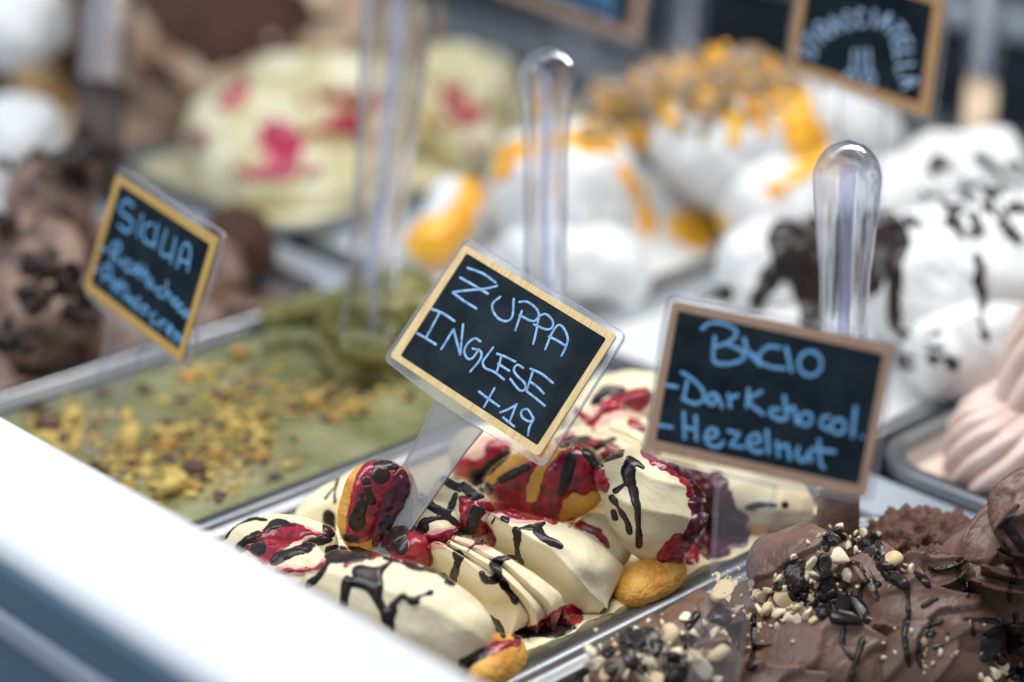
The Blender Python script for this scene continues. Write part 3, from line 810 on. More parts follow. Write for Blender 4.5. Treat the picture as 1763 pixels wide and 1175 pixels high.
def fb(curves, sharp=(), off=None, **k):
    off = off or [0] * len(curves)
    cs = [[(*kB([q[:2]])[0], q[2] - .008 + d * .001) for q in c] for c, d in zip(curves, off)]
    o = ribbon('fold', M['brown'], B, cs, sharp, **{**dict(noise=.0016, nf=55, bulge=.26, n=150, m=26, layer=(.0021, .0150, (.45, -.35, -.8))), **k}); bl.append(o); return o
fb([[(735, 770, .004), (880, 772, .004), (1000, 775, .004), (1090, 790, .004), (1140, 850, .002), (1160, 930, -.002), (1165, 1010, -.006)],
    [(735, 724, .013), (880, 726, .014), (1000, 731, .014), (1085, 757, .013), (1165, 825, .011), (1200, 905, .007), (1208, 985, .002)],
    [(733, 790, .009), (850, 800, .009), (950, 822, .008), (1030, 865, .006), (1090, 915, .003), (1120, 975, .000), (1130, 1030, -.003)],
    [(731, 815, .0095), (830, 828, .0095), (930, 858, .008), (1005, 905, .005), (1055, 955, .002), (1080, 1012, -.001), (1090, 1045, -.004)],
    [(725, 880, .002), (810, 890, .002), (880, 918, .000), (940, 962, -.003), (980, 1010, -.006), (1000, 1045, -.009), (1000, 1062, -.010)],
    [(700, 965, -.004), (780, 965, -.005), (830, 995, -.007), (870, 1035, -.010), (900, 1062, -.012), (910, 1082, -.014), (915, 1092, -.015)]][::-1], [4], off=[-4, -4, 2, -3, 3, -7], skirt=False)
fb([[(1090, 560, .024), (1130, 650, .018), (1170, 760, .010), (1215, 860, .003)],
    [(1118, 500, .030), (1165, 590, .026), (1225, 680, .020), (1290, 740, .013)],
    [(1150, 490, .0315), (1200, 575, .0285), (1262, 650, .0225), (1318, 700, .016)],
    [(1172, 492, .0305), (1225, 565, .0265), (1285, 630, .0205), (1330, 675, .015)],
    [(1200, 485, .0335), (1262, 545, .0310), (1322, 600, .0255), (1352, 655, .018)],
    [(1240, 490, .0310), (1300, 530, .0290), (1362, 580, .0240), (1375, 640, .017)]], [2, 4], off=[-3, -3, 2, -4, 3, -4])
fb([[(1300, 640, .010), (1340, 690, .008), (1420, 720, .006), (1520, 720, .004)],
    [(1290, 610, .022), (1350, 640, .0215), (1430, 650, .021), (1530, 620, .022), (1560, 560, .026)],
    [(1330, 560, .030), (1400, 590, .0295), (1470, 585, .030), (1530, 550, .032), (1548, 510, .035)],
    [(1370, 545, .029), (1420, 556, .028), (1470, 550, .028), (1510, 525, .031), (1536, 500, .034)],
    [(1400, 520, .034), (1440, 522, .034), (1480, 515, .035), (1510, 505, .036), (1530, 495, .037)]], [2], off=[0, -2, 3, -6, 2])
fb([[(1180, 900, -.004), (1280, 905, -.002), (1400, 910, -.002), (1580, 900, -.004)],
    [(1170, 790, .012), (1290, 800, .013), (1430, 805, .012), (1590, 790, .008)],
    [(1190, 735, .020), (1300, 745, .0205), (1440, 742, .019), (1590, 735, .014)],
    [(1210, 715, .0185), (1310, 722, .019), (1440, 718, .018), (1580, 715, .013)],
    [(1230, 680, .021), (1320, 690, .021), (1440, 690, .019), (1560, 690, .015)]], [2], off=[0, 2, 2.5, -4, 1])
fb([[(1560, 790, .008), (1640, 770, .008), (1763, 760, .008), (1850, 760, .008)],
    [(1545, 600, .026), (1620, 640, .0265), (1720, 660, .026), (1850, 670, .024)],
    [(1560, 570, .0315), (1640, 605, .032), (1730, 620, .032), (1850, 630, .030)],
    [(1590, 560, .030), (1660, 585, .0305), (1740, 600, .0305), (1850, 610, .029)],
    [(1600, 520, .0355), (1680, 548, .036), (1750, 560, .036), (1850, 568, .035)],
    [(1630, 500, .034), (1690, 525, .035), (1750, 540, .035), (1850, 545, .034)],
    [(1660, 455, .040), (1700, 480, .041), (1763, 490, .041), (1850, 495, .04)]], [2, 4], off=[0, -2, 2.5, -4, 2.5, -4, 1])
fb([[(1060, 700, .010), (1110, 800, .004), (1150, 900, -.002)], [(1085, 610, .022), (1140, 700, .017), (1185, 800, .010), (1215, 890, .003)], [(1100, 585, .0200), (1160, 690, .0150), (1215, 790, .0080), (1240, 880, .002)], [(1130, 570, .0235), (1190, 670, .0195), (1250, 760, .0130), (1275, 850, .006)]], [1, 2], off=[0, 2, -3, 2])
fb([[(1620, 470, .030), (1640, 400, .034), (1640, 340, .038)], [(1660, 450, .040), (1670, 390, .044), (1650, 330, .048), (1665, 310, .050)], [(1690, 455, .041), (1715, 400, .046), (1710, 350, .050), (1700, 320, .052)], [(1720, 460, .043), (1740, 410, .049), (1763, 370, .052), (1763, 340, .054)], [(1790, 470, .043), (1810, 420, .048), (1830, 380, .050), (1840, 350, .052)]], [1, 2, 3], off=[0, 2, -3, 2, -3])
crs = []
for q in ([(1495, 962, .018, .018), (1560, 945, .022, .020), (1620, 948, .023, .018), (1700, 965, .026, .016)], [(1560, 985, .026, .014), (1620, 985, .030, .013), (1690, 985, .034, .012)], [(1560, 935, .016, .012), (1610, 925, .020, .014), (1670, 940, .022, .012)]):
    bb(q, 'brown_rough', rough=.0042, n=90, m=80)
bvb = bvh_of(bl)

# hazelnut pieces -----------------------------------------------------------------
def nut_mesh(kind, seed):
    r = random.Random(seed)
    bm = bmesh.new()
    bmesh.ops.create_icosphere(bm, subdivisions=3, radius=1.0)
    cuts = {'half': 4, 'chunk': 9, 'whole': 3, 'flake': 6}[kind]
    for v in bm.verts:
        v.co *= 1 + .10 * mnoise.noise(v.co * 1.3 + Vector((seed, 0, 0)))
        v.co.z *= .85 if kind != 'flake' else .45
    for c in range(cuts):
        n = Vector((r.uniform(-1, 1), r.uniform(-1, 1), r.uniform(-1, 1))).normalized()
        d = r.uniform(.15, .55) if kind != 'half' or c else r.uniform(-.05, .15)
        if kind == 'whole':
            d = r.uniform(.45, .7)
        for v in bm.verts:
            k = v.co.dot(n) - d
            if k > 0:
                v.co -= n * k * (.92 if c % 2 else 1.0)
    bmesh.ops.smooth_vert(bm, verts=bm.verts, factor=.5, use_axis_x=True, use_axis_y=True, use_axis_z=True)
    bmesh.ops.smooth_vert(bm, verts=bm.verts, factor=.5, use_axis_x=True, use_axis_y=True, use_axis_z=True)
    for v in bm.verts:
        v.co *= 1 + .05 * mnoise.noise(v.co * 3.5 + Vector((seed, 3, 0))) + .025 * mnoise.noise(v.co * 9 + Vector((seed, 3, 0)))
    me = bpy.data.meshes.new('hazelnut_piece')
    bm.to_mesh(me); bm.free()
    me.polygons.foreach_set('use_smooth', [True] * len(me.polygons))
    return me
import bmesh
NM = []
for k, kd in enumerate(['half', 'chunk', 'half', 'chunk', 'flake', 'half', 'chunk', 'half']):
    me = nut_mesh(kd, k * 3 + 1)
    me.materials.append(M['nut'] if k not in (5, 7) else M['nut_skin'])
    NM.append(me)
nut_objs = []
def nuts(fn, lst, parent, sink=.25):
    for q in lst:
        (px, py, rp), = fn([q[:3]])
        v = q[3] if len(q) > 3 else rng.randrange(len(NM))
        d = Vector(ray(px, py)); ln = d.length
        hit, nrm, _, dist = bvb.ray_cast(Vector(CAM), d / ln)
        if hit is None:
            hit = Vector(P(px, py, .02)); nrm = Vector((0, 0, 1)); dist = (hit - Vector(CAM)).length
        if hit.y > -.143:
            continue
        r = rp * (dist / ln) / F * 1.38
        o = bpy.data.objects.new('hazelnut_piece', NM[v])
        COL.objects.link(o)
        o.parent = parent
        c = hit - d / ln * r * .15
        o.location = c - Vector(base_of(parent))
        o.rotation_euler = (rng.uniform(0, 6.3), rng.uniform(0, 6.3), rng.uniform(0, 6.3))
        o.scale = (r, r * rng.uniform(.85, 1.1), r * rng.uniform(.85, 1.05))
        mw = Matrix.LocRotScale(c, o.rotation_euler, o.scale)
        GEO[o.name] = (np.array([list(mw @ x.co) for x in NM[v].vertices]), [tuple(p.vertices) for p in NM[v].polygons])
        nut_objs.append(o)
k6 = crop(1280, 870, .1703); k8 = crop(1000, 980, .2269); k9 = crop(1163, 775, .3405)
nuts(k6, [(985, 265, 105, 2), (985, 545, 118, 1), (1070, 420, 62, 3), (660, 560, 85, 0), (690, 690, 85, 3), (1065, 695, 78, 4), (1510, 560, 95, 5), (1628, 655, 42), (1635, 592, 26), (1725, 665, 62, 0), (765, 305, 60, 4),
          (1140, 285, 30), (1200, 280, 42), (1372, 300, 42, 4), (530, 550, 52), (350, 745, 62, 4), (270, 850, 60, 0), (400, 830, 60, 2), (410, 960, 98, 5), (190, 955, 84), (640, 965, 62, 5), (540, 1035, 112, 3),
          (655, 1075, 92, 1), (250, 1085, 82), (355, 1100, 72), (90, 860, 62), (130, 1050, 62), (820, 965, 30), (1490, 812, 36), (800, 1130, 50), (470, 1130, 70), (560, 1150, 60), (1160, 330, 30, 3), (300, 980, 50), (720, 1150, 60)], B)
nuts(k8, [(820, 375, 66, 3), (680, 505, 84), (730, 625, 82), (810, 612, 62), (880, 645, 82, 7), (1045, 672, 94, 5), (880, 765, 92, 0), (1000, 500, 62), (1080, 490, 46), (870, 490, 50), (1065, 150, 92, 5), (1155, 130, 52),
          (1110, 222, 50), (1050, 232, 52), (1165, 300, 42), (90, 625, 72), (40, 722, 62), (125, 740, 62), (520, 692, 84, 4), (560, 812, 92), (350, 782, 52), (402, 462, 42, 4), (1020, 825, 52, 3), (1300, 112, 50), (1325, 200, 42),
          (1280, 600, 15), (1180, 560, 15), (210, 800, 60), (460, 840, 60), (700, 840, 60), (60, 830, 60), (620, 420, 40), (940, 420, 40), (270, 580, 40)], B)
nuts(k9, [(1600, 1120, 42), (1632, 1072, 50), (1740, 1090, 26), (1755, 962, 22), (1550, 1152, 24), (1690, 1160, 40), (1565, 885, 14), (1580, 1165, 40), (1655, 1110, 36), (365, 1000, 10), (310, 985, 12)], B)
small = []
for cx, cy, sx, sy, cnt in ((1400, 1020, 70, 30, 26), (1350, 1045, 60, 24, 22), (1120, 1110, 80, 36, 36), (1450, 930, 40, 20, 10), (1250, 1000, 30, 24, 10), (1590, 1120, 50, 30, 12), (1300, 1080, 60, 30, 10)):
    for k in range(int(cnt * 1.7)):
        small.append((rng.gauss(cx, sx * .6), rng.gauss(cy, sy * .6), rng.uniform(3, 7.5)))
nuts(lambda l: [tuple(q) for q in l], small, B)
bvb2 = bvh_of(bl + nut_objs)
def cb(fn, *sh, **k): return sauce('chocolate_drizzle', M['choc'], B, scaled(fn, sh), bvb2, **{**dict(T=.0010, wob=2.0, wf=.06, edge=7, grow=1.3), **k})
cb(k6, (S, [(960, 300, 80), (900, 330, 82)]), (S, [(850, 330, 44), (840, 430, 36)]))
cb(k6, (S, [(600, 580, 40), (520, 640, 84), (530, 760, 90), (560, 900, 80)]), wob=2)
cb(k6, (S, [(815, 545, 56), (820, 640, 52), (860, 780, 60)]), (Pn, [(790, 800), (900, 790), (960, 870), (1080, 895), (1150, 930), (1220, 1000), (1270, 1185), (900, 1185), (880, 1030), (770, 930)]), wob=2, T=.002)
cb(k6, (S, [(1090, 340, 34), (1200, 400, 44), (1300, 470, 38), (1360, 560, 28)]))
cb(k6, (S, [(1290, 270, 42), (1350, 370, 30), (1390, 470, 28), (1395, 570, 24)]))
cb(k6, (S, [(1380, 600, 44), (1480, 690, 74), (1580, 760, 66), (1640, 820, 36), (1660, 900, 15), (1665, 1040, 12), (1668, 1080, 18), (1670, 1140, 14)]), T=.0022)
cb(k6, (S, [(1100, 580, 14), (1180, 610, 15), (1240, 700, 15), (1280, 750, 14)]), (S, [(1280, 750, 14), (1210, 800, 17), (1180, 920, 16), (1180, 1000, 18)]), (S, [(1280, 750, 20), (1340, 870, 16), (1362, 950, 24)]))
cb(k6, (S, [(1365, 800, 26)]))
cb(k6, (S, [(960, 740, 38)]))
cb(k6, (S, [(345, 830, 44)]))
cb(k6, (S, [(645, 1005, 34)]))
cb(k6, (S, [(730, 1010, 46), (830, 1030, 56), (790, 1110, 60)]))
for sh in ([(850, 900, 11), (845, 980, 10), (885, 1040, 11), (905, 1060, 10)], [(945, 960, 14), (920, 1040, 13), (892, 1130, 14), (878, 1180, 14)], [(1170, 865, 12), (1158, 940, 15), (1168, 1020, 12), (1185, 1095, 10)],
           [(1345, 868, 8), (1260, 900, 7), (1232, 960, 8), (1230, 1040, 9), (1242, 1095, 9)], [(1290, 930, 24)], [(1370, 930, 12)], [(1295, 615, 8), (1360, 597, 9), (1425, 580, 11), (1442, 605, 9)], [(1215, 620, 9), (1260, 660, 15), (1282, 692, 8)],
           [(1438, 648, 13), (1470, 680, 13), (1477, 742, 8)], [(1700, 590, 11), (1712, 640, 11), (1692, 700, 10), (1690, 765, 9)], [(1730, 283, 9), (1695, 325, 14), (1640, 385, 14)], [(1455, 855, 11), (1540, 860, 9), (1620, 868, 11), (1637, 905, 9)],
           [(1490, 860, 9), (1510, 930, 9)], [(1720, 830, 12), (1732, 905, 12)], [(1650, 455, 9), (1682, 512, 10)], [(1725, 550, 11), (1770, 565, 13)], [(1672, 570, 8)], [(1680, 390, 22), (1750, 490, 24)], [(1310, 1000, 8), (1345, 990, 7)],  # the widest two-point stroke paints shade into a recess; the rest is sauce
           [(1250, 790, 10), (1300, 760, 8), (1325, 752, 6)]):
    cb(k9, (S, sh))
cb(k9, (Pn, [(1560, 930), (1660, 880), (1770, 890), (1770, 970), (1700, 1020), (1600, 1060), (1545, 1060)]), wob=3)
cb(k9, (S, [(1720, 1130, 36)])); cb(k9, (S, [(1650, 1062, 26)]))
for sh in ([(340, 430, 62)], [(330, 480, 44), (340, 570, 44)], [(430, 540, 66), (520, 545, 84), (560, 610, 56)], [(350, 620, 50), (385, 710, 52)], [(690, 690, 66), (720, 760, 76), (700, 840, 74)], [(190, 640, 36), (235, 615, 36)],
           [(815, 435, 26), (880, 350, 26)], [(1000, 370, 44), (1060, 345, 56), (1090, 385, 50)], [(780, 520, 22), (790, 595, 20)], [(1310, 330, 14), (1310, 600, 13), (1300, 680, 16), (1292, 742, 40)], [(860, 560, 42)], [(940, 490, 28)], [(230, 760, 50)], [(460, 760, 40)]):
    cb(k8, (S, sh), wob=2)

# ------------------------------------------------------------------ pistachio gelato
G = thing('pistachio_gelato', (.05, .177, -.05), 'flat olive green pistachio gelato scattered with chopped nuts', 'gelato')
V, Fs = fill_data(PX0 + .002, PX1 - .002, .0885, .2665, -.005, amp=.0016, nf=55, rings=40, per=24,
                  extra=lambda x, y: .012 * math.exp(-(((x - .135) / .05) ** 2 + ((y - .165) / .05) ** 2)))
gb = mk('base', V, Fs, M['pist'], G)
gl = [gb]
for q in ([(585, 585, .010, .012), (620, 560, .030, .018), (690, 545, .034, .022), (750, 570, .02, .016)], [(450, 600, -.002, .006), (540, 590, .000, .008), (610, 620, .002, .007)], [(600, 560, .020, .012), (640, 600, .018, .016), (670, 625, .010, .013)], [(575, 590, .012, .012), (630, 545, .024, .018), (700, 530, .028, .020), (760, 560, .018, .016)], [(600, 640, .008, .012), (660, 610, .014, .016), (730, 610, .012, .014)], [(560, 560, .012, .010), (620, 520, .020, .014), (690, 500, .022, .014), (735, 520, .016, .012)], [(560, 620, .004, .012), (640, 640, .006, .014), (720, 620, .006, .012)], [(660, 560, .018, .014), (700, 590, .014, .012)],
          [(450, 560, .000, .008), (520, 540, .004, .010), (590, 530, .006, .009)]):
    gl.append(lobe('scraped_ridge', M['pist_dark' if q[0][1] != 600 else 'pist'], G, q, rough=.004, noise=.003, rf=110))
gv = bvh_of(gl)
def crumb_mesh(seed, mt, sub):
    r = random.Random(seed); bm = bmesh.new()
    bmesh.ops.create_icosphere(bm, subdivisions=sub, radius=1)
    sx, sy, sz = r.uniform(.8, 1.5), r.uniform(.5, .9), r.uniform(.4, .7)
    for v in bm.verts:
        v.co *= 1 + .35 * mnoise.noise(v.co * 1.7 + Vector((seed * 3.1, 0, 0)))
        v.co.x *= sx; v.co.y *= sy; v.co.z *= sz
    me = bpy.data.meshes.new('chopped_nut'); bm.to_mesh(me); bm.free()
    me.polygons.foreach_set('use_smooth', [True] * len(me.polygons))
    me.materials.append(mt)
    return me
CM = [crumb_mesh(i, M[k], 1) for i, k in enumerate(['crumb_y', 'crumb_y', 'crumb_y', 'crumb_o', 'crumb_o', 'crumb_d', 'crumb_d', 'crumb_y', 'crumb_o'])]
big = [(295, 848, 30, 0, .35), (225, 757, 24, 0, .5), (272, 748, 16, 1, .9), (303, 750, 22, 2, .6), (290, 772, 26, 4, .9), (410, 612, 20, 3, .8), (325, 655, 20, 3, .8), (345, 645, 16, 1, .8), (85, 742, 22, 5, .8), (125, 722, 20, 1, .6),
       (62, 705, 14, 5, .8), (405, 742, 20, 1, .8), (445, 760, 18, 1, .8), (535, 698, 20, 4, .7), (598, 708, 18, 4, .7), (372, 690, 15, 5, .9), (250, 675, 14, 5, .8), (335, 815, 20, 5, .7), (368, 790, 16, 3, .8), (430, 765, 14, 6, .8), (255, 798, 18, 7, .8)]
spots = [(q[0], q[1], q[2], q[3]) for q in big]
while len(spots) < 2300:
    c = rng.choice([(330, 838, 100, 24), (140, 765, 80, 36), (230, 810, 70, 40), (250, 790, 105, 45), (330, 790, 130, 60), (300, 770, 120, 60), (570, 690, 100, 34), (430, 790, 100, 44), (440, 720, 130, 60), (110, 735, 60, 30), (400, 660, 90, 35), (340, 740, 110, 60), (590, 690, 90, 26), (420, 730, 110, 45), (350, 800, 90, 40), (120, 730, 50, 35)])
    x, y = rng.gauss(c[0], c[1 + 1] * .62), rng.gauss(c[1], c[3] * .62)
    spots.append((x, y, rng.choice([2, 2, 2.5, 3, 3, 3.5, 4, 5, 6, 7, 9, 11]) if len(spots) < 1100 else rng.choice([1.5, 2, 2.5, 3]), rng.choice([0, 1, 2, 7, 3, 4, 8, 5, 6, 0, 1])))
spots.sort(key=lambda q: -q[2])
rest = {}
nput = 0
for x, y, rp, v in spots:
    d = Vector(ray(x, y)); ln = d.length
    hit, nrm, _, dist = gv.ray_cast(Vector(CAM), d / ln)
    if hit is None:
        continue
    if not (PX0 + .006 < hit.x < PX1 - .008 and .093 < hit.y < .262):
        continue
    r = rp * .5 * dist / F * 2.25
    rot = (rng.uniform(-.5, .5), rng.uniform(-.5, .5), rng.uniform(0, 6.3))
    c = hit + Vector((0, 0, r * .35))
    if nput < 298:
        o = bpy.data.objects.new('chopped_nut', CM[v]); COL.objects.link(o)
        o.parent = G; o.location = c - Vector(base_of(G)); o.rotation_euler = rot; o.scale = (r, r, r)
        nput += 1
    else:
        mw = Matrix.LocRotScale(c, None, (r, r, r))
        rest_V, rest_F = rest.setdefault(CM[v].materials[0].name, ([], [])); k = len(rest_V)
        rest_V += [tuple(mw @ w.co) for w in CM[v].vertices]
        rest_F += [tuple(i + k for i in p.vertices) for p in CM[v].polygons]
for mn, (rv, rf) in rest.items():
    mk('nut_crumbs', rv, rf, bpy.data.materials[mn], G, kind='stuff')

# ------------------------------------------------------------------ signs
class Plane:
    def __init__(s, O, e1, e2):
        s.e1 = np.array(e1, float); s.e1 /= np.linalg.norm(s.e1)
        e2 = np.array(e2, float); e2 = e2 - s.e1 * (e2 @ s.e1); s.e2 = e2 / np.linalg.norm(e2)
        s.n = np.cross(s.e1, s.e2); s.O = np.array(O, float)
    def uv(s, px, py):
        q = PL(px, py, s.O, s.n) - s.O
        return np.array([q @ s.e1, q @ s.e2])
    def w(s, uv, h=0.0):
        return s.O + s.e1 * uv[0] + s.e2 * uv[1] + s.n * h
def round_poly(q, rad, n=6):
    out = []
    q = [np.array(a, float) for a in q]
    for i in range(len(q)):
        a, b, c = q[i - 1], q[i], q[(i + 1) % len(q)]
        r = rad[i] if isinstance(rad, (list, tuple)) else rad
        u, v = (a - b), (c - b); lu, lv = np.linalg.norm(u), np.linalg.norm(v)
        u, v = u / lu, v / lv
        r = min(r, lu * .45, lv * .45)
        p0, p1 = b + u * r, b + v * r
        for k in range(n + 1):
            t = k / n
            out.append((1 - t) ** 2 * p0 + 2 * t * (1 - t) * b + t * t * p1)
    return out
def slab(name, mt, parent, pl, q, h0, h1, bev=.0003):
    """flat sheet with the outline q between heights h0 and h1 of the sign's plane"""
    q = [np.array(a) for a in q]
    area = sum(a[0] * b[1] - a[1] * b[0] for a, b in zip(q, q[1:] + q[:1]))
    if area < 0:
        q = q[::-1]
    def inset(d):
        n = len(q); out = []
        for i in range(n):
            t = q[(i + 1) % n] - q[i - 1]; t /= np.linalg.norm(t) + 1e-9
            out.append(q[i] + d * np.array([-t[1], t[0]]))
        return out
    rings = [[pl.w(a, h0) for a in inset(bev)], [pl.w(a, h0 + bev) for a in q], [pl.w(a, h1 - bev) for a in q], [pl.w(a, h1) for a in inset(bev)]]
    V, Fs = loft(rings, True)
    Fs.append(tuple(reversed(range(len(q)))))
    return mk(name, V, Fs, mt, parent, smooth=False)
def frame_ring(name, mt, parent, pl, qo, qi, h0, h1):
    rings = [[pl.w(a, h0) for a in qo], [pl.w(a, h1) for a in qo], [pl.w(a, h1) for a in qi], [pl.w(a, h0) for a in qi]]
    V, Fs = loft(rings)
    n = len(qo)
    return mk(name, V, Fs, mt, parent, smooth=False)
def strokes(name, mt, parent, pl, lines, wpx, h, fn, taper=True):
    """hand lettering: each pen stroke a thin ribbon of chalk ink with round ends"""
    V, Fs = [], []
    for ln in lines:
        p = fn([tuple(a) for a in ln])
        uv = np.array([pl.uv(a[0], a[1]) for a in p])
        if len(uv) > 2:
            uv = catmull(uv, 7 * (len(uv) - 1) + 1)
        half = wpx * .5 * np.linalg.norm(pl.w(uv[0]) - CAM) / F
        n = len(uv)
        t = np.gradient(uv, axis=0); t /= np.linalg.norm(t, axis=1)[:, None] + 1e-9
        nn = np.c_[-t[:, 1], t[:, 0]]
        sd = rng.random() * 50
        pre = [uv[0] - t[0] * half * math.cos(a) for a in (0.0, .8)]; post = [uv[-1] + t[-1] * half * math.cos(a) for a in (.8, 0.0)]
        seq = [(pre[0], nn[0], .12), (pre[1], nn[0], .72)] + [(uv[i], nn[i], 1 + .14 * mnoise.noise(Vector((i * .35, sd, 0)))) for i in range(n)] + [(post[0], nn[-1], .72), (post[1], nn[-1], .12)]
        k = len(V)
        for c, q, w in seq:
            V += [pl.w(c + q * half * w, h), pl.w(c + q * half * w * .55, h + .00012), pl.w(c - q * half * w * .55, h + .00012), pl.w(c - q * half * w, h)]
        for i in range(len(seq) - 1):
            for j in range(3):
                a = k + i * 4 + j
                Fs.append((a, a + 4, a + 5, a + 1))
    return mk(name, V, Fs, mt, parent)
def ell(cx, cy, rx, ry, n=10):
    return [(cx + rx * math.cos(2 * math.pi * i / n), cy + ry * math.sin(2 * math.pi * i / n)) for i in range(n + 1)]

def edge_ring(root, pl, qe, h0, h1):
    ar = sum(a[0] * b[1] - a[1] * b[0] for a, b in zip(qe, qe[1:] + qe[:1]))
    qn = []
    for i in range(len(qe)):
        t = qe[(i + 1) % len(qe)] - qe[i - 1]; t = t / (np.linalg.norm(t) + 1e-9)
        qn.append(qe[i] + .0007 * np.array([-t[1], t[0]]) * (1 if ar > 0 else -1))
    frame_ring('plate_edge', M['plate_edge'], root, pl, qe, qn, h0, h1)

def sign(label, pl, plate, plate_r, fo, fi, wood, plate_mat='plate', stem=None, stem_mat='plate_haze', sheet=.0016):
    bot = min((pl.w(pl.uv(*a)) for a in (stem or plate)), key=lambda a: a[2])
    root = thing('price_sign', bot, label, 'sign', 'chalk flavour signs standing in the gelato')
    slab('acrylic_plate', M[plate_mat], root, pl, round_poly([pl.uv(*a) for a in plate], plate_r), -.0012 - sheet, -.0012)
    edge_ring(root, pl, round_poly([pl.uv(*a) for a in plate], plate_r), -.0011 - sheet, -.0008)
    if stem:
        slab('stem', M[stem_mat], root, pl, round_poly([pl.uv(*a) for a in stem], .0012), -.0011 - sheet, -.0013)
        edge_ring(root, pl, round_poly([pl.uv(*a) for a in stem], .0012), -.0010 - sheet, -.0012)
    qo = round_poly([pl.uv(*a) for a in fo], .0022); qi = round_poly([pl.uv(*a) for a in fi], .0012)
    frame_ring('frame', M[wood], root, pl, qo, qi, -.0009, .0002)
    slab('chalkboard', M['board'], root, pl, [a * 1.0 for a in round_poly([pl.uv(*a) for a in fi], .0012)], -.0009, -.0001, bev=.0001)
    return root
SC = .97
def scl(O, s=SC): return CAM + (np.array(O) - CAM) * s

# central sign ------------------------------------------------------------
pz = Plane(scl((.0506, -.0233, .0939)), (.045, -.977, -.207), (.631, -.133, .764))
c3f = crop(650, 400, 440 / 1261)
sg = sign('central chalk sign reading ZUPPA INGLESE + 19 in a pale wood frame', pz,
          [(801.5, 406), (1078, 574), (934.5, 806), (829, 741), (747, 688), (658, 618)], [.004, .004, .004, .0002, .0002, .004],
          [(800, 421.5), (1062, 577.5), (927.5, 787), (671.5, 613.5)], [c3f([q])[0] for q in [(440, 104), (1130, 526), (790, 1053), (113, 610)]], 'wood',
          stem=[(746, 686.5), (829.5, 739.5), (800, 775), (668, 962), (618, 935), (650, 862), (690, 800), (727, 733)])
strokes('writing', M['chalk'], sg, pz, [
 [(445, 177), (520, 205), (583, 250)], [(408, 225), (470, 260), (545, 305)], [(590, 266), (530, 280), (450, 287), (370, 297)], [(370, 297), (420, 335), (488, 378)],
 [(605, 320), (570, 350), (568, 385), (595, 425), (635, 440), (665, 415), (672, 330)],
 [(712, 390), (695, 440), (680, 485)], [(700, 345), (740, 345), (785, 380), (795, 415), (765, 440), (700, 410)],
 [(795, 420), (783, 490), (768, 552)], [(795, 415), (830, 405), (862, 435), (862, 470), (830, 480), (770, 455)],
 [(828, 578), (860, 500), (890, 460), (915, 470), (938, 520), (930, 565), (908, 610)], [(845, 515), (885, 535), (930, 562)],
 [(262, 378), (320, 400), (380, 440)], [(305, 400), (240, 520)], [(197, 500), (240, 525), (288, 555)],
 [(315, 577), (375, 480)], [(375, 480), (408, 605)], [(408, 605), (422, 455)],
 [(508, 540), (480, 525), (445, 550), (428, 590), (445, 625), (470, 620), (500, 580)], [(470, 575), (510, 590), (505, 630), (458, 688)],
 [(570, 570), (540, 610), (520, 640), (530, 670), (575, 690), (625, 728)],
 [(590, 600), (630, 615), (680, 640)], [(612, 610), (590, 685)], [(595, 650), (650, 685)],
 [(720, 672), (690, 655), (672, 680), (690, 710), (725, 745), (728, 775), (700, 780), (655, 725)],
 [(755, 675), (810, 700), (865, 745)], [(765, 690), (735, 785)], [(755, 740), (790, 765), (820, 797)], [(735, 785), (780, 820), (825, 857)],
 [(500, 787), (550, 825), (600, 860)], [(578, 770), (525, 863)],
 [(605, 890), (645, 875), (688, 850)], [(685, 850), (650, 940)], [(620, 915), (650, 940), (675, 960)],
 [(770, 920), (740, 875), (710, 885), (715, 915), (750, 935), (772, 920), (750, 960), (742, 1003)]], 4.2, .00001, c3f)

